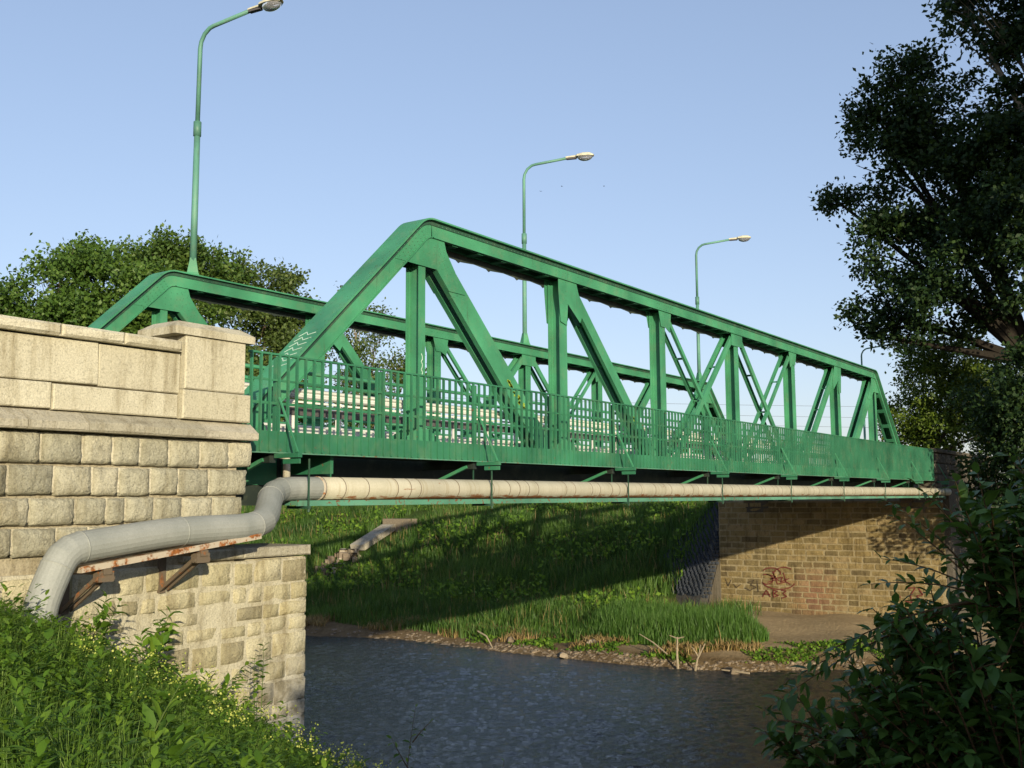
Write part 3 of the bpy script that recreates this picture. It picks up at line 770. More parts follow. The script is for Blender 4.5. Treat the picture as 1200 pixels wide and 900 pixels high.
# truss-side hand rails
for yy in (YT+.30, YF-.30):
    tb = MB()
    for zz_ in (1.90, 1.73): tb.tube([(XA, yy, zz_), (XB, yy, zz_)], .03, 6)
    tb.obj('hand_rail', M['green'], br)

# crash barriers on the carriageway
def barrier(y, label):
    t = root('crash_barrier', label, 'crash barrier', (X0, y, .77), 'crash barriers along the carriageway')
    xa, xb = -8.6 if y > 14 else -6.5, 33.5
    prof = [(0, .0), (.03, .02), (0, .045), (.03, .07), (0, .09), (.0, .13)]
    mb = MB()
    pr_ = [(.0, .75), (.035, .775), (.035, .80), (0, .82), (0, .84), (.035, .86), (.035, .885), (0, .91)]
    n = len(pr_); vs = [(x, -q[0], q[1]) for x in (xa, xb) for q in pr_]
    vs += [(x, -q[0]+.006, q[1]) for x in (xa, xb) for q in pr_]
    mb.add(vs, [(i, n+i, n+i+1, i+1) for i in range(n-1)] + [(2*n+i, 2*n+i+1, 3*n+i+1, 3*n+i) for i in range(n-1)])
    mb.obj('guard_beam', M['barrier'], t)
    MB().box((xa, .02, .69), (xb, .045, .72)).obj('thin_rail', M['white_post'], t)
    MB().box((xa, .03, .50), (xb, .05, .62)).obj('dark_panel', M['lamp_dark'], t) if y < 14 else None
    MB().box((xa, 0, .23), (xb, .04, .31)).obj('lower_beam', M['barrier'], t)
    pm = MB().box((-.035, .05, 0), (.035, .11, .74)).mesh('barrier_post', M['white_post'])
    x = xa+.2
    while x < xb: inst('barrier_post', pm, t, (x, 0, 0)); x += 1.0 if y < 14 else 2.0
    return t
barrier(YT+.42, 'cream crash barrier on the near side of the road, behind the near truss')
barrier(YF-.62, 'cream steel crash barrier along the far side of the road, before the far truss')

# ------------------------------------------------------------------ street lamps on the far truss
def lamp(x, y, zb, zt, label, yaw=.12):
    t = root('street_lamp', label, 'street lamp', (x, y, zb), 'street lamps along the bridge'); t.rotation_euler = (0, 0, yaw)
    H = zt-zb
    c = MB(); c.tube([(0,0,0),(0,0,.08),(0,0,.40)], [.20, .16, .085], 4); c.obj('base', M['green'], t)
    c = MB(); c.tube([(0,0,.0),(.02,0,H*.56)], [.075, .066], 10); c.obj('pole', M['pole'], t, True)
    c = MB(); c.tube([(.02,0,H*.56-.02),(.02,0,H*.56+.30)], .085, 10); c.obj('collar', M['pole'], t, True)
    path = [(.02, 0, H*.56+.28), (.04, 0, H-.5)] + [(.04, -.40*(1-math.cos(math.radians(q))), H-.5+.45*math.sin(math.radians(q))) for q in (20, 45, 70, 88)] + [(.04, -1.45, H+.06)]
    c = MB(); c.tube(path, [.050]*2+[.045]*5, 8); c.obj('arm', M['pole'], t, True)
    sh = MB(); n = 10
    sec = [(-1.38, .055, .06, .0), (-1.70, .07, .075, 0), (-1.76, .14, .10, .0), (-1.95, .165, .13, .0), (-2.15, .15, .12, .0), (-2.28, .06, .05, 0)]
    vs = []; fs = []
    for (yy, wr, hr, dz) in sec:
        for k in range(n):
            a_ = math.pi*k/(n-1); vs.append((wr*math.cos(a_), yy, hr*math.sin(a_)))
    for i in range(len(sec)-1):
        for k in range(n-1): fs.append((i*n+k, i*n+k+1, (i+1)*n+k+1, (i+1)*n+k))
    for i in range(len(sec)-1): fs.append((i*n, (i+1)*n, (i+1)*n+n-1, i*n+n-1))
    fs.append(tuple(range(n)))
    sh.add(vs, fs); hd_ = sh.obj('lamp_head', M['lamp_shell'], t, loc=(.04, .0, H+.06))
    u = MB().box((-.05, -1.72, -.05), (.05, -1.40, -.002)); u.obj('gear_tray', M['lamp_dark'], hd_)
    bo = MB(); vs = []; fs = []; m_ = 5
    for i in range(m_+1):
        ph = math.pi/2*i/m_
        for k in range(12):
            q = 2*math.pi*k/12; vs.append((.145*math.cos(q)*math.cos(ph), -2.0+.25*math.sin(q)*math.cos(ph), -.14*math.sin(ph)-.004))
    for i in range(m_):
        for k in range(12): fs.append((i*12+k, i*12+(k+1) % 12, (i+1)*12+(k+1) % 12, (i+1)*12+k))
    bo.add(vs, fs); bo.obj('glass_bowl', M['glass'], hd_, True)
    return t
lamp(14.12, YF, ZT, 10.35, 'tallest-looking green street lamp, nearest one, standing on the far truss at the left')
lamp(26.85, YF, ZT, 10.65, 'green street lamp on the far truss, rising above the middle of the near truss', .34)
lamp(39.85, YF, ZT, 10.65, 'green street lamp at the right end of the far truss', .30)
lamp(64.0, YF+.2, .6, 9.0, 'most distant street lamp, its arm disappearing into the dark tree beyond the bridge')

# ------------------------------------------------------------------ pipe
pp = root('heating_pipe', 'thick cream and grey pipe hung below the walkway, bending down along the stone wall', 'pipe', (9, 9.8, .14))
po = Vector((9, 9.8, .14))
def smooth_path(pts, n=10):
    P = [Vector(p) for p in pts]; out = [P[0]]
    for i in range(1, len(P)-1):
        a_, b_, c_ = P[i-1], P[i], P[i+1]; r = min((b_-a_).length, (c_-b_).length)*(.42 if i < 2 else .30)
        s = b_+(a_-b_).normalized()*r; e_ = b_+(c_-b_).normalized()*r
        for k in range(n+1):
            t = k/n; out.append(s*(1-t)**2+b_*2*t*(1-t)+e_*t*t)
    return out+[P[-1]]
YP = 9.80
sag = [(x, YP, .14) for x in (9.0, 9.7, 12, 16, 20, 24, 28, 32, 36, 40, 43.6, 45.9)]
MB().tube(sag[1:], .148, 20).obj('pipe_run', M['pipe_cream'], pp, True, loc=-po)
pg = smooth_path([(9.72, YP, .14), (8.95, YP, .13), (8.10, 8.99, -.30), (6.80, 8.93, -.32), (5.60, 8.88, -.45), (5.36, 8.85, -.95), (5.26, 8.8, -2.1)], 3)
MB().tube(pg, .150, 22).obj('pipe_run', M['pipe_grey'], pp, False, loc=-po)
def ring(c_, d_, r, w_, mat, name='pipe_seam'):
    d_ = Vector(d_).normalized(); c_ = Vector(c_)
    MB().tube([c_-d_*w_/2, c_+d_*w_/2], r, 22).obj(name, mat, pp, True, loc=-po)
sm0 = MB().tube([(-.006, 0, 0), (.006, 0, 0)], .1515, 20).mesh('pipe_seam', M['pipe_seam'], True)
x = 10.1; rr_ = random.Random(4)
while x < 43.4:
    inst('pipe_seam', sm0, pp, (x-po.x, YP-po.y, .14-po.z)); x += rr_.choice([.28, .45, .6, .9, .3, .22])
for i in (2, 4, 7, 10, 13, 16):
    if i < len(pg)-1: ring(pg[i], pg[i+1]-pg[i-1], .154, .012, M['pipe_grey'])
ring((9.72, YP, .14), (1, 0, 0), .156, .05, M['rust_beam'], 'pipe_band')
# support channel and hangers
MB().box((9.25-po.x, YP-.10-po.y, -.075-po.z), (44.6-po.x, YP+.10-po.y, -.022-po.z)).obj('support_channel', M['green_pale'], pp)
MB().box((9.25-po.x, YP-.14-po.y, -.085-po.z), (44.6-po.x, YP-.10-po.y, -.015-po.z)).obj('channel_flange', M['green_pale'], pp)
hm = MB(); hm.box((-.009, -.190, -.26), (.009, -.172, .37)); hm.box((-.02, -.20, -.26), (.02, .19, -.225)); hm.tube([(0, -.18, -.225), (0, -.18, -.30)], .018, 6); hm.box((-.009, .172, -.26), (.009, .19, .37)); hm = hm.mesh('pipe_hanger', M['soot_green'])
for n in range(-1, 8):
    xo = X0+4.5*n+(.55 if n < 0 else -.3 if n > 6 else .0)
    inst('pipe_hanger', hm, pp, (xo-po.x+.02, YP-po.y, .14-po.z))
MB().tube([(9.32, 9.95, .24), (9.32, 9.95, .52), (9.22, 10.1, .60)], .05, 10).obj('vent_pipe', M['pipe_cream'], pp, True, loc=-po)
# rusty support along the wall
rb_ = root('pipe_support', 'rusty steel beam on two triangular wall brackets under the grey pipe', 'pipe support', (6.9, 9.2, -.55))
ro = Vector((6.9, 9.2, -.55))
e = MB(); e.beam((5.76, 8.96, -.645), (7.95, 8.98, -.405), .050, .20); e.obj('support_beam', M['rust_beam'], rb_, loc=-ro)
e = MB(); e.beam((5.76, 8.85, -.640), (7.95, 8.87, -.400), .058, .012); e.obj('beam_flange', M['rust_beam'], rb_, loc=-ro)
for x, zt_ in ((6.05, -.65), (7.18, -.53)):
    e = MB(); e.beam((x, YW-.04, zt_), (x, YW-.04, zt_-.46), .075, .05); e.beam((x, YW-.05, zt_-.04), (x, 8.86, zt_-.02), .06, .09, (1, 0, 0))
    for dx_ in (-.045, .045): e.beam((x+dx_, 8.93, zt_-.06), (x+dx_, YW-.08, zt_-.42), .04, .025, (1, 0, 0))
    e.box((x-.08, 8.88, zt_-.12), (x+.08, 8.98, zt_-.02)); e.tube([(x-.1, 8.92, zt_-.09), (x+.1, 8.92, zt_-.09)], .03, 6)
    e.obj('wall_bracket', M['rust_dark'], rb_, loc=-ro)

# ------------------------------------------------------------------ far abutment
XAB = 45.8
fa = root('brick_abutment', 'brown brick abutment with red graffiti, under the right end of the bridge', 'abutment', (XAB, 15, -5.2))
fo = Vector((XAB, 15, -5.2))
MB().box((XAB-.012, 10.0, -7), (XAB+4, 19.95, -.22)).obj('wall_core', M['brick_mortar'], fa, loc=-fo)
MB().box((XAB+.62, 10.4, -.22), (XAB+4, 19.5, .46)).obj('back_wall', M['mortar_dark'], fa, loc=-fo)
bms = [block(.610, .226, .16, .022, .014, .010, i, 3, 3).mesh('brick', M['brick']) for i in range(8)]
zr = -5.25; row = 0; cnt = 0
while zr < -.45:
    hh = random.choice([.245, .262, .27, .28]); y = 19.93 - (0 if row % 2 else .34)
    if row % 2 == 0:
        inst('brick', bms[row % 8], fa, (XAB-fo.x, 19.93-.17-fo.y, zr+hh/2-fo.z), -math.pi/2, (.52, 1, 1))
    while y > 10.1:
        ww = random.uniform(.42, .86); ww = min(ww, y-10.0)
        if ww < .2: break
        inst('brick', bms[random.randrange(8)], fa, (XAB-fo.x-random.uniform(-.006, .012), y-ww/2-fo.y, zr+hh/2-fo.z+random.uniform(-.006, .006)), -math.pi/2, (ww/.645*random.uniform(.96, 1.01), 1, (hh-.006)/.256)); cnt += 1
        y -= ww
    zr += hh; row += 1
for yb in (YT, YF):
    MB().box((XAB-.02, yb-.55, -.72), (XAB+.8, yb+.55, -.05)).obj('bearing_block', M['dark_stone'], fa, loc=-fo)
    MB().box((XAB-1.1, yb-.2, -.30), (XAB-.75, yb+.2, -.09)).obj('bearing', M['rust_dark'], fa, loc=-fo)
# graffiti: (u to the right as seen, v up) on the face
def gp(p):
    if p is None: return Vector((1, 0, 0))
    return Vector((XAB-.052, p[0], p[1]))-fo
G = []
cx, cz = 17.15, -3.70
def el(cy, cz_, ry, rz_, a0=0, a1=360, n=14): return [(cy+ry*math.cos(math.radians(a0+(a1-a0)*i/n)), cz_+rz_*math.sin(math.radians(a0+(a1-a0)*i/n))) for i in range(n+1)]
# cloud-like tag outline with inner strokes (y decreases to the right)
G += [el(cx+.30, cz+.28, .42, .22, 20, 200), el(cx-.30, cz+.22, .50, .32, -60, 130), el(cx+.55, cz-.02, .30, .22, 60, 300), el(cx, cz-.10, .75, .34, 190, 350)]
G += [[(cx+.55, cz+.20), (cx+.1, cz+.12), (cx+.35, cz+.0), (cx-.2, cz+.10), (cx-.1, cz-.12), (cx-.5, cz+.05)], [(cx+.5, cz-.15), (cx+.1, cz-.02), (cx+.05, cz-.22), (cx-.35, cz-.10), (cx-.55, cz-.20)], [(cx+.25, cz+.35), (cx+.15, cz+.05)], [(cx-.25, cz+.30), (cx-.35, cz-.1)]]
by, bz = 17.30, -4.50                                     # letters A B 3
G += [[(by+.62, bz-.02), (by+.42, bz+.30), (by+.24, bz)], [(by+.60, bz+.12), (by+.24, bz+.12)],
      [(by+.10, bz), (by+.10, bz+.32), (by-.10, bz+.26), (by+.06, bz+.17), (by-.14, bz+.08), (by+.10, bz)],
      [(by-.28, bz+.32), (by-.50, bz+.30), (by-.34, bz+.18), (by-.52, bz+.06), (by-.28, bz-.03)]]
G += [[(11.62, -3.85), (11.25, -3.82), (11.45, -4.15), (11.40, -4.45), (11.68, -4.38)], [(11.15, -3.8), (10.95, -4.1), (11.2, -4.15), (10.98, -4.45), (11.25, -4.45)], [(11.9, -4.2), (11.85, -4.25)]]
for g_ in G: strokes('graffiti', [g_], M['graffiti'], fa, .045, gp)
G2 = [[(19.7, -3.75), (19.55, -4.1), (19.4, -3.8)], [(19.3, -4.0), (19.15, -4.15), (18.95, -4.0)], [(18.6, -3.9), (18.3, -3.78), (18.45, -4.0), (18.2, -4.1), (18.5, -4.25), (18.75, -4.15)], [(18.15, -3.8), (18.1, -4.3)]]
for g_ in G2: strokes('graffiti', [g_], M['bark'], fa, .035, gp)
# wing wall and parapet beyond the railing
wg = root('wing_wall', 'dark weathered stone parapet wall where the bridge railing ends, half hidden by foliage', 'wall', (47, 9.9, -5))
wo_ = Vector((47, 9.9, -5))
MB().box((43.95, 9.95, -.2), (58, 10.5, 1.70)).obj('wall_core', M['dark_stone'], wg, loc=-wo_)
MB().box((XAB, 9.75, -7), (58, 9.99, .6)).obj('wall_base', M['dark_stone'], wg, loc=-wo_)
for z0, z1 in ((-.15, .2), (.2, .52), (.52, .86), (.86, 1.30), (1.30, 1.72)):
    x = 43.95-(.3 if z0 > .5 else 0)*0
    while x < 56:
        ww = random.uniform(.5, .9); mb = block(ww-.02, z1-z0-.02, .2, .03, .02, .012, random.random(), 4, 3)
        inst('wall_stone', mb.mesh('wall_stone', M['dark_stone']), wg, (x+ww/2-wo_.x, 9.90-wo_.y, (z0+z1)/2-wo_.z)); x += ww
for k in range(9):
    mb = block(1.38, .15, .7, .02, 0, .004, k); inst('coping_stone', mb.mesh('coping_stone', M['dark_stone']), wg, (44.6+k*1.4-wo_.x, 9.80-wo_.y, 1.81-wo_.z))
# roads behind both ends
tag(MB().box((-200, 10.12, -2), (8.34, 19.5, .745)).obj('road', M['asphalt']), kind='structure')
tag(MB().box((49.85, 10.52, -2), (400, 19.5, .745)).obj('road', M['asphalt']), kind='structure')
# cobbled cone beside the far abutment
cbm = []
P = []
r = random.Random(9)
n = 0
V_, F_ = [], []
ico = [(0,0,1),(.89,0,.45),(.28,.85,.45),(-.72,.53,.45),(-.72,-.53,.45),(.28,-.85,.45)]
icf = [(0,1,2),(0,2,3),(0,3,4),(0,4,5),(0,5,1)]
cb_ = MB()
for i in range(34):
    for j in range(34):
        y = 19.99+j*.16+r.uniform(-.03, .03)+(i % 2)*.08; x = 44.25+i*.105
        zc = float(cone_z(x, y)) - 1.6*max(0, 19.95-y)
        if (y < 19.98 and x > 45.70) or zc < -4.5: continue
        if zc < float(hgt(x, y))-.1 and y > 20.3: continue
        s = r.uniform(.072, .092)
        vs = [(x+q[0]*s*1.0+ (-.02), y+q[1]*s*1.05, zc-.02+q[2]*s*.9) for q in ico] + [(x+q[0]*s*1.1, y+q[1]*s*1.1, zc-.09) for q in ico[1:]]
        cb_.add(vs, icf+[(k, 5+k, 5+(k % 5)+1, (k % 5)+1) for k in range(1, 6)])
bed = MB(); bx_ = [44.2, 45.2, 46.2, 47.2, 47.9]; by_ = [19.93, 20.4, 21.5, 23, 25]
bed.add([(x, y, float(cone_z(x, y))-.06-1.6*max(0, 19.95-y)) for y in by_ for x in bx_], [(j*5+i, j*5+i+1, (j+1)*5+i+1, (j+1)*5+i) for j in range(4) for i in range(4)])
bed.add([(x, 19.93, float(cone_z(x, 19.93))-.03) for x in bx_]+[(x, 19.93, -6) for x in bx_], [(i, i+1, 6+i, 5+i) for i in range(4)])
tag(bed.obj('cobble_bed', M['dark_stone']), kind='structure')
cbo = cb_.obj('cobble_slope', M['cobble']); tag(cbo, 'slope of small dark cobbles beside the brick abutment', 'cobbles', kind='stuff')

# concrete chute on the far bank
ch = root('concrete_chute', 'pale concrete chute down the grassy far bank, grey block at its top', 'drain', (47, 44.2, -2.6))
cho = Vector((47, 44.2, -2.6))
pa, pb = Vector((48.0, 42.3, float(hgt(48.0, 42.3))+.30)), Vector((44.9, 42.0, float(hgt(44.9, 42.0))+.30))
n_seg = 6
for i in range(n_seg):
    a_, b_ = pa.lerp(pb, i/n_seg), pa.lerp(pb, (i+.94)/n_seg)
    e = MB(); e.beam(a_, b_, .35, 1.0, (-.05, 1, 0)); e.obj('slab', M['concrete'], ch, loc=-cho)
e = MB(); z_ = float(hgt(48.2, 41.8)); e.box((48.1, 40.9, z_-.5), (49.0, 42.9, z_+.75)); e.obj('head_block', M['bark_pale'], ch, loc=-cho)
for i in range(34):
    x = 44.8-random.random()*2.6; y = 42.1+random.uniform(-.75, .75); s = random.uniform(.12, .28)
    bb = block(s*2, s*1.5, s, s*.3, s*.2, s*.1, i, 3, 3); o = inst('rubble_stone', bb.mesh('rubble_stone', M['pebble']), ch, (x-cho.x, y-cho.y, float(hgt(x, y))+s*.5-cho.z), random.random()*3)

# ------------------------------------------------------------------ vegetation generators
def crown(lobes, nb, lsz, per, spread, droop=.0):
    """leaf bunches spread through ellipsoid lobes; returns arrays"""
    vol = np.array([l[3]**2 for l in lobes]); cnt = (nb*vol/vol.sum()).astype(int)
    Pc, Oc = [], []
    for l, c_ in zip(lobes, cnt):
        sc = np.array([1, 1, l[4] if len(l) > 4 else .85])
        ns = 22; e = rng.normal(size=(ns, 3)); e /= np.linalg.norm(e, axis=1, keepdims=True)
        sr_ = l[3]*rng.uniform(.22, .42, ns); off_ = e*(l[3]*rng.uniform(.35, 1.0, ns)[:, None]**.6-.25*sr_[:, None])
        wgt = sr_**2/np.sum(sr_**2); idx = rng.choice(ns, c_, p=wgt)
        d = rng.normal(size=(c_, 3)); d /= np.linalg.norm(d, axis=1, keepdims=True)
        rad = sr_[idx]*rng.uniform(.02, 1.1, c_)**.5
        q = off_[idx]+d*rad[:, None]*np.array([1, 1, .7])
        Pc.append(np.array(l[:3])+q*sc); o_ = q+d*.3*l[3]; Oc.append(o_/(np.linalg.norm(o_, axis=1, keepdims=True)+1e-6))
    Pc = np.concatenate(Pc); Oc = np.concatenate(Oc)
    n = len(Pc)*per
    P = np.repeat(Pc, per, 0)+rng.normal(size=(n, 3))*spread
    D = np.repeat(Oc, per, 0)*.5+rng.normal(size=(n, 3)); D[:, 2] -= droop
    Nn = rng.normal(size=(n, 3))*.6+np.repeat(Oc, per, 0)*.5+np.array([0, 0, .6])
    Ls = lsz*rng.uniform(.6, 1.3, n)
    var = np.clip(np.repeat(rng.uniform(.1, .9, len(Pc)), per)+rng.normal(0, .12, n), 0, 1)
    return P, D, Nn, Ls, var
def tree(name, label, cat, base, lobes, nb, lsz, per, spread, mat, bark, group=None, tr_=.3, limbs=True, wf=1.0, twigs=0):
    t = root(name, label, cat, base, group)
    b0 = Vector(base)
    P, D, Nn, Ls, var = crown([(l[0]-b0.x, l[1]-b0.y, l[2]-b0.z)+tuple(l[3:]) for l in lobes], nb, lsz, per, spread)
    leaf_obj('crown', P, D, Nn, Ls, np.full(len(P), wf), T_DIAMOND, var, mat, t)
    tk = MB(); cen = sum((Vector(l[:3]) for l in lobes), Vector())/len(lobes)
    fork = b0.lerp(Vector((cen.x, cen.y, cen.z)), .45); fork.x = b0.x+(fork.x-b0.x)*.4; fork.y = b0.y+(fork.y-b0.y)*.4
    tk.tube([Vector((0,0,-.4)), (fork-b0)*.5+Vector((.1, .05, 0)), fork-b0], [tr_*1.25, tr_, tr_*.75], 9)
    tk.obj('trunk', bark, t, True)
    lm = MB(); r = random.Random(len(lobes)+int(base[0]*7))
    for l in lobes:
        e_ = Vector(l[:3])-b0; s = fork-b0; mid = s.lerp(e_, .5)+Vector((r.uniform(-.5, .5), r.uniform(-.5, .5), r.uniform(.0, .8)))*l[3]*.25
        lm.tube([s, mid, e_], [tr_*.5, tr_*.3, tr_*.1], 6)
        for k in range(5+twigs):
            q = e_+Vector((r.gauss(0, 1), r.gauss(0, 1), r.gauss(0, .7))).normalized()*l[3]*r.uniform(.6, .98)
            s2 = mid.lerp(e_, r.uniform(.2, 1)); m2 = s2.lerp(q, .5)+Vector((0, 0, l[3]*.06))
            lm.tube([s2, m2, q], [tr_*.12, tr_*.07, .012], 4, False)
    lm.obj('limb', bark, t)
    return t
DK = [(48, 11.1, 19.5, 1.5), (48, 12.9, 18.2, 1.2), (48, 10.2, 16.8, 2.7), (48, 12.3, 16.1, 2.0), (48, 14.6, 13.9, 1.0, .5), (48, 9.3, 13.1, 3.8), (48, 11.9, 11.2, 2.3), (48, 9.8, 9.2, 2.9), (48, 12.8, 8.2, 1.5, .6), (46.6, 5.6, 10.8, 3.7), (48, 12.2, 7.0, .8), (47, 6.8, 14.5, 3.0)]
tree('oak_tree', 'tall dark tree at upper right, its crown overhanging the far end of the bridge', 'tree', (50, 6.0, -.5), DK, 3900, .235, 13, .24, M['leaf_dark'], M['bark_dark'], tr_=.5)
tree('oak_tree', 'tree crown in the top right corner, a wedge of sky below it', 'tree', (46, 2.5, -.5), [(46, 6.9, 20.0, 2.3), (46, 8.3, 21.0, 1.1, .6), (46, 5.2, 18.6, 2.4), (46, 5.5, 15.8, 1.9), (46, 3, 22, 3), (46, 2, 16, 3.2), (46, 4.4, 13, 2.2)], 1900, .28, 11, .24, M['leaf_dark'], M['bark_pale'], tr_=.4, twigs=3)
tree('roadside_bush', 'rounded sunlit green bush beyond the right end of the bridge, under the dark tree', 'bush', (54, 12.5, -.3), [(54, 12.1, 5.3, 1.9), (54, 12.6, 6.9, 1.5), (54, 10.7, 6.3, 1.6), (54, 11.4, 3.3, 2.1), (54, 13.4, 3.7, 1.6), (54, 10.2, 4.8, 1.8), (54, 9.4, 5.6, 1.5), (54, 12.6, 2.0, 2.0), (55, 9.2, 3.2, 2.0), (54.5, 14.2, 1.8, 1.2)], 3000, .17, 12, .2, M['leaf_bush'], M['bark'], tr_=.18)
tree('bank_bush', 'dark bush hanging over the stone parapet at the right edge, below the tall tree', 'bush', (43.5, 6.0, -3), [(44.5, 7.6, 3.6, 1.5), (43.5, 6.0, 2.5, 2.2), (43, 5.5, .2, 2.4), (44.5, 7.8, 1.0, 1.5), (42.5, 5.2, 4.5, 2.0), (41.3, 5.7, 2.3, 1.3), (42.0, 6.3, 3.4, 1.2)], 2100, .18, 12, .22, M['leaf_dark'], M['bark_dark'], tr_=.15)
# unseen trees added downstream, off to the right, to shade the corner
for i, (x, y, zc, r_) in enumerate([(35, -9.5, 19.6, 6.6), (43.5, -9, 17, 7.0), (27.5, -10, 23.5, 4.0)]):
    tree('bank_tree', ['big leafy tree on the far bank downstream of the bridge', 'second big leafy tree, downstream and further from the water', 'tall narrow poplar at the water downstream of the bridge'][i], 'tree', (x+(11 if i == 2 else 6), y-1, -2), [(x+k*1.5-1.5, y+math.sin(k*2)*1.5, zc+r_*.45*math.cos(k*1.7), r_*.8, .8) for k in range(4)], 1500, .62, 8, .6, M['leaf_far'], M['bark'], tr_=.5)
# upstream trees on the far bank, behind the left of the bridge
LT = [('broad olive-green tree at the left edge behind the parapet wall', [(34.1, 60, 11.0, 3.6), (37.0, 60, 14.6, 2.4), (36.4, 60, 8.4, 3.7), (30, 60, 8.5, 4.0), (32, 61, 11, 2.6), (33.2, 60, 8.0, 3.4), (36, 61, 11.8, 2.8), (38.6, 60, 7.5, 3.4)], 'leaf_far_bright'),
      ('tall green tree peaking left of the first street lamp', [(40.4, 60, 14.0, 3.3), (39.1, 60.5, 15.8, 1.9), (43.2, 60, 10.7, 4.0), (38.5, 59, 11, 3)], 'leaf_far_bright'),
      ('tall tree directly behind the base of the first street lamp', [(45, 61, 16.3, 3.2), (46.5, 61, 17.5, 2.0), (49.3, 60.5, 15.7, 3.3), (47, 60, 11, 4.2)], 'leaf_far'),
      ('airy olive tree just left of the near end post', [(53.6, 60, 16.2, 2.7), (55.4, 60, 14.0, 3.0), (52.9, 60, 11.9, 3.6), (52.4, 60, 8, 4.2), (57, 60, 10.5, 2.6)], 'leaf_far_olive')]
for lb, lo, mt_ in LT:
    cx_ = sum(l[0] for l in lo)/len(lo)
    tree('deciduous_tree', lb, 'tree', (cx_, 60.5, -.4), lo+[(cx_-2, 60, 4.5, 3.5), (cx_+2, 60.5, 5, 3.5)], 5000, .30, 9, .30, M[mt_], M['bark'], 'trees behind the left end of the bridge', tr_=.3)
tree('thin_tree', 'thin open-crowned tree with grey twigs, between the near end post and first vertical', 'tree', (66, 60, -.4), [(63.0, 60, 16.4, 1.5), (66.2, 60, 14.8, 2.2), (62.3, 60, 13.0, 2.0), (67.0, 60, 11.2, 2.8), (64.1, 60, 8.9, 3.3), (70.6, 60, 11.2, 1.7), (66, 61, 5, 4)], 1900, .27, 8, .30, M['leaf_far_olive'], M['bark_pale'], tr_=.25, twigs=10)
# small far trees
for i, (x, y, h_, r_) in enumerate([(150, 69, 10.5, 3.4), (156, 66, 9.0, 3.0), (160, 58, 8.0, 2.4), (140, 80, 6, 4), (128, 96, 6, 4), (120, 112, 6, 5), (110, 125, 6.5, 5), (96, 110, 7, 4.5), (84, 100, 7, 4.5)]):
    tree('distant_tree', 'small dark treetop far away beyond the road, %s' % ['left of the last lamp, above the railing', 'next to the tallest distant one', 'low beside the last verticals', 'behind the centre of the railing', 'behind the middle lamp', 'behind the third vertical', 'behind the second vertical', 'behind the big diagonal', 'behind the first vertical'][i], 'tree', (x, y, -.3), [(x, y, h_*.62, r_), (x+r_*.5, y, h_*.5, r_*.8), (x-r_*.5, y+1, h_*.5, r_*.8), (x, y, h_*.88, r_*.5)], 500, .55, 6, .4, M['leaf_far'], M['bark'], 'distant trees on the horizon', tr_=.2)
# undergrowth upstream behind the near pier and along the far bank top
tree('riverside_shrub', 'leafy shrub behind the near pier, seen below the pipe elbow', 'bush', (15.0, 26.5, -6), [(14.3, 26, -1.6, 1.3), (15.6, 27, -2.6, 1.5), (14.9, 26.5, -3.6, 1.5), (13.6, 25.4, -2.8, 1.2)], 900, .15, 10, .16, M['leaf_herb'], M['bark_dark'], tr_=.06)
e = MB(); e.tube([(16.6, 24.5, -6.2), (16.5, 24.4, -3.5), (16.7, 24.6, -2), (16.4, 24.5, .0)], [.09, .08, .07, .06], 6)
tag(e.obj('bare_trunk', M['bark_dark']), 'slender dark bare trunk standing behind the near pier, under the pipe', 'trunk')

# ------------------------------------------------------------------ ground cover
def scatter(n, x0, x1, y0, y1, keep=None, dz=0):
    X = rng.uniform(x0, x1, n); Y = rng.uniform(y0, y1, n)
    if keep is not None:
        k = keep(X, Y); X, Y = X[k], Y[k]
    return np.stack([X, Y, hgt(X, Y)+dz], 1)
def patch(X, Y, s=1.0, ph=0): return .5+.25*np.sin(X*.9*s+ph)+.25*np.sin(Y*.7*s+X*.3*s+ph*2)
# far bank turf
def k1(X, Y):
    s = X-shore(Y)
    ok = (s > .7+1.35*np.clip((27-Y)/7, 0, 1)) & ~((X > 44) & (Y > 19.5) & (Y < 24) & (Y-20 < (48.2-X)*.75+.4)) & ~((X > 43.0) & (X < 52) & (np.abs(Y-42.1-(X-43.5)*.03) < 1.0)) & ~((Y > 8) & (Y < 19.9) & (X > 45.7))
    edge = np.clip((Y-14.5-(X-36)*.35)/2.5, 0, 1)
    ok &= rng.random(len(X)) < np.where(Y < 20, edge, 1)
    return ok
P = scatter(150000, 35, 56, 13.5, 62, k1)
h_ = .20+.38*patch(P[:, 0], P[:, 1], 1.3)+.22*patch(P[:, 0], P[:, 1], 4.1, 2)+rng.normal(0, .12, len(P)); h_ = np.clip(h_, .08, 1)
o = blades('bank_grass', P, h_, rng.uniform(.02, .05, len(P)), M['leaf_grass'], np.clip(patch(P[:, 0], P[:, 1], .8, 2)*.5+patch(P[:, 0], P[:, 1], 3.3, 5)*.45+rng.normal(0, .2, len(P)), 0, 1))
tag(o, 'rough green grass covering the far river bank under the bridge', 'grass', kind='stuff')
def k2(X, Y):
    s = X-shore(Y); return (s > 1.6) & ((s < 7.5)) & (((X-38.3)/2.5)**2 + ((Y-18.9)/4.0)**2 < 1)
P = scatter(60000, 35, 44, 13.8, 27, k2)
P[:, 2] -= .03
e1 = 1-(((P[:, 0]-38.3)/2.5)**2+((P[:, 1]-18.9)/4.0)**2)
o = blades('tall_grass', P, rng.uniform(.8, 1.25, len(P))*np.clip(.35+e1*1.5, .3, 1.0), rng.uniform(.02, .045, len(P)), M['leaf_reed'], rng.uniform(0, 1, len(P)), .14)
tag(o, 'dense patch of tall bright green grass at the waterline, left of the brick abutment', 'grass', kind='stuff')
def k3(X, Y):
    s = X-shore(Y); return (s > .7) & (s < 2.3) & (patch(X, Y, 2.5, 1) > .40)
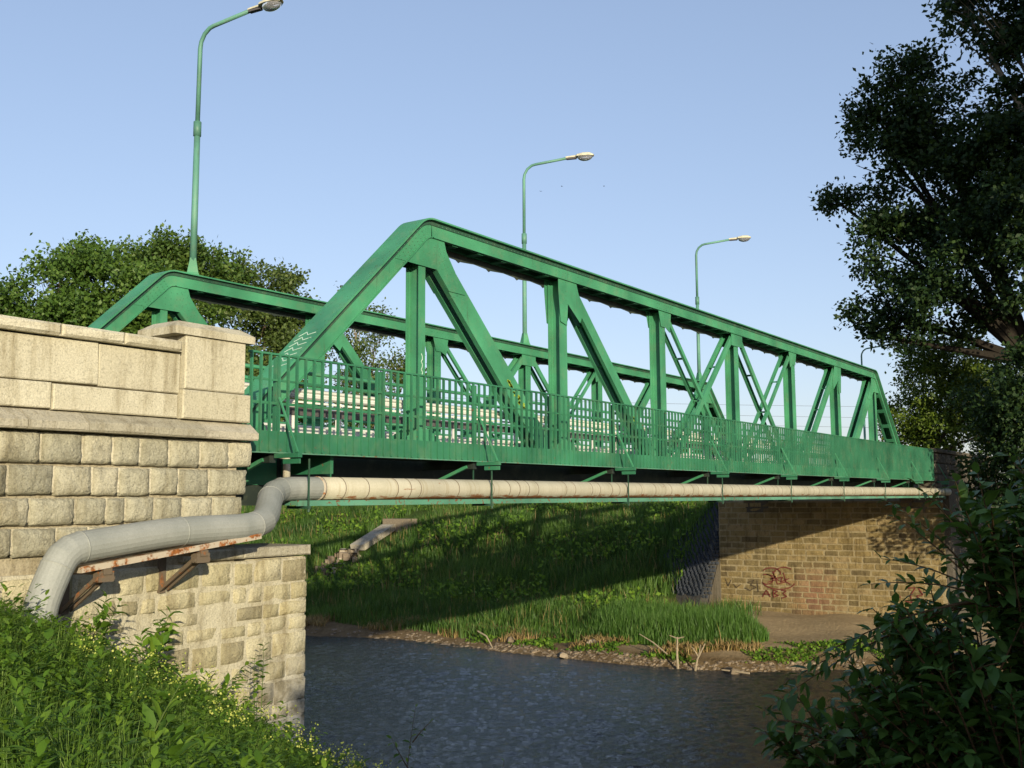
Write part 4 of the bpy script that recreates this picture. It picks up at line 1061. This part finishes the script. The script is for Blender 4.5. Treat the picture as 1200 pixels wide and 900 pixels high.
P = scatter(26000, 34, 38, 14.5, 36, k3)
o = blades('dry_grass', P, rng.uniform(.12, .40, len(P)), rng.uniform(.02, .05, len(P)), M['straw'], rng.uniform(0, 1, len(P)), .9)
tag(o, 'dry straw-coloured grass matted along the far shoreline', 'grass', kind='stuff')
def k4(X, Y):
    s = X-shore(Y); return (s > .45) & (patch(X, Y, 3.1, .5) > .42) & (rng.random(len(X)) < .8)
P = np.concatenate([scatter(16000, 34, 41, 8, 17, k4), scatter(15000, 34, 38, 16, 27, k4)])
P = P[(P[:, 0]-shore(P[:, 1])) < np.where(P[:, 1] > 16, 2.4, 3.6)]
n = len(P)
P[:, 2] += rng.uniform(0, .08, n)
o = leaf_obj('low_weeds', P, rng.normal(size=(n, 3))+np.array([0, 0, .3]), rng.normal(size=(n, 3))*.4+np.array([-.3, -.3, 1]), rng.uniform(.06, .15, n), np.full(n, 1.3), T_DIAMOND, rng.uniform(0, 1, n), M['leaf_herb'])
tag(o, 'low creeping weeds on the muddy shore below the brick abutment', 'weeds', kind='stuff')
P = scatter(26000, 36, 56, 22, 62, lambda X, Y: (X-shore(Y) > 6) & (patch(X, Y, 1.1, 4) > .5) & ~((X > 43.0) & (X < 52) & (np.abs(Y-42.1-(X-43.5)*.03) < 1.0))); n = len(P); P[:, 2] += rng.uniform(.1, .6, n)
o = leaf_obj('bank_herbs', P, rng.normal(size=(n, 3))+np.array([0, 0, .4]), rng.normal(size=(n, 3))*.5+np.array([-.3, -.5, .8]), rng.uniform(.12, .30, n), np.full(n, 1.0), T_DIAMOND, rng.uniform(.2, 1, n), M['leaf_herb'])
tag(o, 'leafy weeds growing among the grass on the far bank', 'weeds', kind='stuff')
P = scatter(9000, 36, 56, 14, 62, lambda X, Y: k1(X, Y) & (patch(X, Y, 2.7, 3) > .45))
o = blades('dry_stalks', P, rng.uniform(.4, 1.0, len(P)), rng.uniform(.012, .03, len(P)), M['straw'], rng.uniform(0, 1, len(P)), .3)
tag(o, 'dry stalks standing among the green grass of the far bank', 'grass', kind='stuff')
# shoreline stones
sb = MB()
for i in range(1300):
    y = 11+abs(random.gauss(0, 1))*11; x = float(shore(y))+random.uniform(-.05, .60); s = random.uniform(.02, .085)*(1.5 if random.random() < .08 else 1)
    z_ = max(float(hgt(x, y)), -6.02); q = random.random()*3
    vs = [(x+(p_[0]*math.cos(q)-p_[1]*math.sin(q))*s*1.4, y+(p_[0]*math.sin(q)+p_[1]*math.cos(q))*s, z_-.01+p_[2]*s*.6) for p_ in ico] + [(x+p_[0]*s*1.4, y+p_[1]*s*1.2, z_-.08) for p_ in ico[1:]]
    sb.add(vs, icf+[(k, 5+k, 5+(k % 5)+1, (k % 5)+1) for k in range(1, 6)])
tag(sb.obj('shore_stones', M['pebble']), 'scattered stones along the far waterline', 'stones', kind='stuff')
for (x, y, s, lb) in [(35.3, 20.6, .30, 'flat pale stone lying on the mud in the sunlit shore'), (34.15, 21.3, .20, 'rounded pale stone at the water edge'), (35.0, 24.3, .22, 'small pale stone near the bend of shadow on the shore'), (34.35, 14.6, .26, 'long flat pale stone at the water edge below the abutment')]:
    bb = block(s*2.4, s*1.5, s*.6, s*.25, s*.15, s*.08, int(x*y), 4, 4).mesh('shore_rock', M['pebble'])
    o = inst('shore_rock', bb, None, (x, y, max(float(hgt(x, y)), -6)+.06), .5); o.rotation_euler = (-1.3, .1, random.random()); tag(o, lb, 'stone', 'stones on the far shore')
# driftwood
def drift(pts, rad, label, forks=()):
    rad = [q*.65 for q in rad]; mb = MB(); mb.tube(pts, rad, 6)
    for f_ in forks: mb.tube(f_, [rad[0]*.6, rad[0]*.3][:len(f_)] if len(f_) == 2 else [rad[0]*.6, rad[0]*.5, rad[0]*.25], 5)
    o = mb.obj('branch', M['twig']); tag(o, label, 'branch', 'dead branches at the shoreline')
drift([(34.0, 16.5, -6.05), (34.0, 16.52, -5.4), (34.02, 16.5, -4.9)], [.07, .055, .035], 'bare upright dead stick with a knobbly top at the waterline', [[(34.02, 16.5, -4.95), (34.05, 16.25, -4.88)], [(34.02, 16.5, -4.95), (34.0, 16.8, -4.86)]])
drift([(34, 15.85, -6.05), (34.0, 15.75, -5.6), (34.0, 15.45, -5.05)], [.06, .05, .03], 'forked dead branch standing at the waterline', [[(34, 15.72, -5.5), (34, 15.9, -5.25), (34.0, 15.95, -5.2)], [(34, 15.7, -5.5), (34, 15.62, -5.1)]])
drift([(34.5, 25.6, -5.35), (34.4, 25.1, -5.5), (34.3, 24.7, -5.95)], [.05, .05, .03], 'curved pale branch lying on the shore')
drift([(34.2, 17.0, -5.55), (34.3, 17.6, -5.2), (34.4, 18.2, -4.95)], [.04, .04, .02], 'thin dark branch leaning over the shore left of the upright stick')
drift([(34.1, 13.9, -5.93), (34.1, 14.9, -5.9)], [.06, .04], 'bleached log lying along the waterline right of the forked branch')

# ------------------------------------------------------------------ near bank, left
def knear(X, Y):
    u = X-.43*(Y-4); return (Y < 9.35) & (u < 9.5) & (Y > 1.6) & (X > -1) & (X*.823+Y*.569 > 3.9)
P = scatter(70000, .2, 11, 1.8, 9.4, knear)
h_ = .22+.22*patch(P[:, 0], P[:, 1], 3, 1)+rng.normal(0, .05, len(P)); h_ = np.clip(h_, .08, .6)
o = blades('meadow_grass', P, h_, rng.uniform(.005, .012, len(P)), M['leaf_meadow'], rng.uniform(.1, 1, len(P)), .3)
tag(o, 'thin sunlit grass blades on the near bank in the lower left', 'grass', kind='stuff')
def herbs(name, n, region, hmin, hmax, lsz, per, mat, label, wf=1.0, seedph=0., thr=.4, up=.55):
    B = scatter(n, *region, lambda X, Y: knear(X, Y) & (patch(X, Y, 2.2, seedph) > thr)); n = len(B)
    H = rng.uniform(hmin, hmax, n); lx = rng.normal(0, .13, (n, 2))
    t = rng.uniform(.25, 1, (n, per)); a_ = rng.uniform(0, 2*math.pi, (n, per))
    Pl = B[:, None, :]+np.stack([lx[:, 0:1]*t*H[:, None]*1.5, lx[:, 1:2]*t*H[:, None]*1.5, t*H[:, None]], -1)
    Dl = np.stack([np.cos(a_), np.sin(a_), up+rng.normal(0, .3, (n, per))], -1)
    Nl = np.stack([-np.cos(a_)*.5, -np.sin(a_)*.5, np.ones((n, per))], -1)
    Ll = lsz*rng.uniform(.6, 1.25, (n, per))*(1.2-.5*t)
    var = np.clip(rng.uniform(.15, .8, (n, 1))+.15*t+rng.normal(0, .1, (n, per)), 0, 1)
    o = leaf_obj(name, Pl.reshape(-1, 3), Dl.reshape(-1, 3), Nl.reshape(-1, 3), Ll.ravel(), np.full(n*per, wf), T_LEAF, var.ravel(), mat)
    tag(o, label, 'plants', kind='stuff'); return o
herbs('leafy_herbs', 5200, (.4, 11, 1.8, 9.4), .25, .55, .10, 13, M['leaf_herb'], 'dense leafy weeds covering the near bank in the lower left', .85, 0., .30)
herbs('broadleaf_herbs', 700, (.4, 11, 1.8, 9.4), .25, .5, .14, 9, M['leaf_herb'], 'broad-leaved plants scattered through the weeds on the near bank', 1.1, 2., .5)
herbs('small_leaf_herbs', 7500, (.4, 9, 1.8, 9.4), .2, .5, .045, 18, M['leaf_herb'], 'fine small-leaved weeds on the near bank', 1.2, 4., .35, .3)
B = scatter(900, .6, 6.5, 2.0, 8.5, lambda X, Y: knear(X, Y) & (patch(X, Y, 1.9, 5.) > .60)); n = len(B)
per = 12
Pl = np.repeat(B, per, 0)+rng.normal(size=(n*per, 3))*np.array([.035, .035, .03]); Pl[:, 2] += np.repeat(rng.uniform(.42, .62, n), per)
m_ = len(Pl)
o = leaf_obj('yellow_blossom', Pl, rng.normal(size=(m_, 3)), rng.normal(size=(m_, 3))*.5+np.array([-.4, -.5, .6]), rng.uniform(.009, .018, m_), np.full(m_, 1.5), T_DIAMOND, rng.uniform(0, 1, m_), M['blossom'])
tag(o, 'tiny pale yellow blossoms dotted over the weeds on the near bank', 'flowers', kind='stuff')

def sprig(name, label, cat, base, tips, lsz, spacing, mat, stem_mat, wf=.9, group=None, rad=.008, droop=.25, start=.25, parent=None, pair=True, col=(.1, 1)):
    t = root(name, label, cat, base, group); b0 = Vector(base); sm_ = MB()
    Ps, Ds, Ns, Ls = [], [], [], []
    for tip in tips:
        s = Vector(tip[0])-b0 if len(tip) == 2 else Vector((0, 0, 0)); e_ = Vector(tip[-1])-b0
        ln = (e_-s).length; mid = s.lerp(e_, .5)+Vector((random.uniform(-.08, .08), random.uniform(-.08, .08), .12))*ln
        pts = [s*(1-q)**2+mid*2*q*(1-q)+e_*q*q for q in [i/8 for i in range(9)]]
        sm_.tube(pts, [rad*(1-.75*i/8) for i in range(9)], 5, False)
        k = max(3, int(ln/spacing))
        for i in range(k+1):
            q = start+(1-start)*i/k; p_ = s*(1-q)**2+mid*2*q*(1-q)+e_*q*q
            tg = ((mid-s)*(1-q)+(e_-mid)*q).normalized()
            for sd in ((-1, 1) if pair else (random.choice((-1, 1)),)):
                sv = tg.cross(Vector((0, 0, 1))); sv = sv.normalized() if sv.length > .05 else Vector((1, 0, 0))
                rot = Matrix.Rotation(random.uniform(-1.2, 1.2), 3, tg)
                d = rot @ (sv*sd) + tg*.7+Vector((random.gauss(0, .25), random.gauss(0, .25), random.gauss(0, .25)-droop))
                Ps.append(p_); Ds.append(d); Ns.append(Vector((random.gauss(0, .35), random.gauss(0, .35), 1))); Ls.append(lsz*random.uniform(.6, 1.15)*(1 if q < .9 else .75))
    n = len(Ps)
    sm_.obj('stem', stem_mat, t, True)
    leaf_obj('foliage', np.array(Ps), np.array(Ds), np.array(Ns), np.array(Ls), np.full(n, wf), T_LEAF, rng.uniform(col[0], col[1], n), mat, t)
    return t
def gz(x, y, h): return (x, y, float(hgt(x, y))+h)
def up(x, y, h, dx_=0, dy_=0): b_ = gz(x, y, 0); return b_, (b_[0]+dx_, b_[1]+dy_, b_[2]+h)
for (x, y, hh, nst, lz, lb) in [(5.6, 8.6, .75, 7, .16, 'large-leaved elder sapling against the wall under the left pipe bracket'), (6.3, 8.6, .85, 8, .17, 'arching elder branches with long leaves in front of the stone wall'),
                            (7.0, 8.7, .65, 6, .14, 'low elder shoots right of the arching branches'), (8.0, 8.9, 1.25, 2, .13, 'single upright leafy shoot in front of the pier stones'),
                            (8.2, 8.0, .8, 6, .11, 'leafy shoots at the foot of the pier corner'), (3.2, 4.6, .55, 5, .15, 'broad-leaved plant in the middle of the weeds')]:
    b_ = gz(x, y, -.05); tips = []
    for k in range(nst):
        a_ = random.uniform(0, 6.28); sp_ = (.45 if nst > 2 else .06)*random.uniform(.5, 1.2); tips.append(((b_[0]+math.cos(a_)*sp_, b_[1]+math.sin(a_)*sp_, b_[2]+hh*random.uniform(.75, 1.1)),))
    sprig('leafy_sapling', lb, 'plant', b_, tips, lz, .09, M['leaf_herb'], M['stem'], .9, 'leafy saplings on the near bank')
b_ = gz(8.4, 7.2, 0)
sprig('twiggy_weed', 'thin twiggy weed rising against the water right of the pier corner', 'plant', b_, [((8.55, 7.15, -2.15),), ((8.7, 7.0, -2.75),), ((b_[0]+.12, b_[1], -2.8), (8.35, 7.3, -2.45)), ((8.5, 7.15, -2.5), (8.72, 7.05, -2.3))], .09, .10, M['leaf_herb'], M['stem_red'], 1.0, 'twiggy weeds at the water edge', .007, .1, .3, pair=False)
b_ = gz(7.6, 5.6, 0)
sprig('twiggy_weed', 'thin weed leaning out over the water at the bottom edge of the picture', 'plant', b_, [((7.8, 5.5, -2.32),), ((7.95, 5.35, -2.6),), ((7.55, 5.7, -2.5),)], .07, .08, M['leaf_herb'], M['stem_red'], 1.0, 'twiggy weeds at the water edge', .007, .1, .2, pair=False)

# ------------------------------------------------------------------ shrub, lower right
def shrub(name, label, base, clumps, ntips, lsz, mat, seed, wf=.95):
    random.seed(seed); tips = []; b0 = Vector(base)
    for (c_, r_, wgt) in clumps:
        c_ = Vector(c_)
        mainm = b0.lerp(c_, .55)+Vector((0, 0, .12))
        for k in range(int(ntips*wgt)):
            d = Vector((random.gauss(0, 1), random.gauss(0, 1), random.gauss(0, 1))).normalized()
            e_ = c_+d*r_*random.uniform(.55, 1.05); s = mainm.lerp(c_, random.uniform(.2, 1.0))+Vector((random.gauss(0, .06), random.gauss(0, .06), random.gauss(0, .06)))
            tips.append((s, e_))
        tips.append((c_,))
    return sprig(name, label, 'shrub', base, tips, lsz, .055, mat, M['stem_red'], wf, rad=.010, droop=.2, start=.12)
CL = [((5.68, .64, .02), .34, .9), ((5.50, .92, -.16), .31, .8), ((5.7, .70, -.47), .50, 1.3), ((5.38, 1.22, -.60), .22, .4), ((5.22, 1.45, -.92), .26, .5), ((5.38, 1.20, -.88), .46, 1.3), ((5.18, 1.55, -1.22), .34, .8), ((5.52, 1.0, -1.2), .5, 1.3), ((5.0, 1.78, -1.08), .22, .35), ((6.0, .5, -.9), .6, 1.0), ((5.88, .32, .18), .44, .9), ((6.2, .2, -.3), .6, 1.0), ((5.3, 1.1, -1.7), .6, 1.2), ((6.0, .6, -1.6), .7, 1.2)]
shrub('riverside_shrub', 'large dark green leafy shrub filling the lower right corner', (5.9, .4, float(hgt(5.9, .4))), CL, 46, .125, M['leaf_shrub'], 3)
random.seed(21)
sprig('overhanging_branch', 'thin leafy branches reaching left from the dark shrub, across the brick abutment', 'branch', (5.5, 1.0, -.5), [((5.2, 1.36, -.10),), ((5.16, 1.42, -.30),), ((5.13, 1.47, -.42),), ((5.22, 1.4, -.02),), ((5.05, 1.62, -.72),), ((4.98, 1.72, -.78),), ((4.9, 1.93, -1.02),), ((4.95, 1.85, -.9),)], .085, .06, M['leaf_shrub'], M['stem_red'], .8, rad=.006, droop=.1, start=.3)
sprig('bent_twig', 'bare arching twig with a few leaves in front of the pipe end', 'branch', (5.5, 1.0, -.35), [((5.25, 1.2, .02),), ((5.2, 1.25, .05),)], .07, .13, M['leaf_shrub'], M['stem_red'], .7, rad=.005, start=.5)
# unseen bushes added behind the viewpoint on the right to shade the shrub
for i, (x, y, r_) in enumerate([(-1.2, -5.2, 2.0), (1.4, -4.6, 2.1), (4.0, -4.8, 2.2), (6.6, -5.0, 2.3)]):
    tree('bank_bush', 'dense bush behind and right of the viewpoint, %s' % ['farthest from the water', 'second farthest from the water', 'second nearest to the water', 'nearest to the water'][i], 'bush', (x, y, -1.6-i*.3), [(x, y, .1, r_, 1.0), (x+.8, y+.3, -1.2, r_), (x-.7, y-.4, .5, r_*.8)], 900, .22, 10, .2, M['leaf_far'], M['bark'], tr_=.12)

# ------------------------------------------------------------------ birds and wires
for i, (p_, lb) in enumerate([((61.7, 40, 22.1), 'lowest and leftmost of three tiny birds flying above the bridge'), ((64.6, 40, 23.2), 'middle one of three tiny birds in the sky'), ((71.0, 40, 24.8), 'rightmost of three tiny birds in the sky, below the middle lamp head')]):
    t = root('bird', lb, 'bird', p_, 'birds in the sky'); t.scale = (.45, .45, .45); t.rotation_euler = (0, 0, .6+i)
    b_ = MB(); b_.tube([(-.16, 0, 0), (-.08, 0, .01), (.04, 0, .01), (.12, 0, .03), (.17, 0, .03)], [.012, .04, .045, .028, .008], 7); b_.obj('body', M['bird'], t, True)
    for s in (-1, 1):
        w_ = MB(); w_.add([(.06, 0, .02), (-.05, 0, .02), (-.03, s*.14, .08), (.07, s*.14, .08), (-.10, s*.32, .03), (.05, 0, .03), (-.05, 0, .03), (-.03, s*.14, .09), (.06, s*.14, .09)], [(0, 1, 2, 3), (3, 2, 4), (5, 8, 7, 6), (8, 4, 7)]); w_.obj('wing', M['bird'], t)
for i, zz_ in enumerate((14.2, 13.0, 12.0, 10.6, 9.6)):
    e = MB(); pts = [(90+q*11, 120-q*10, zz_+1.2*((q-6)/6)**2-.08*i*q) for q in range(13)]; e.tube(pts, .022, 4)
    tag(e.obj('power_line', M['wire']), 'faint overhead wire crossing the sky behind the trusses, %s of five' % ['topmost', 'second from the top', 'middle', 'second from the bottom', 'lowest'][i], 'wire', 'overhead wires behind the bridge')
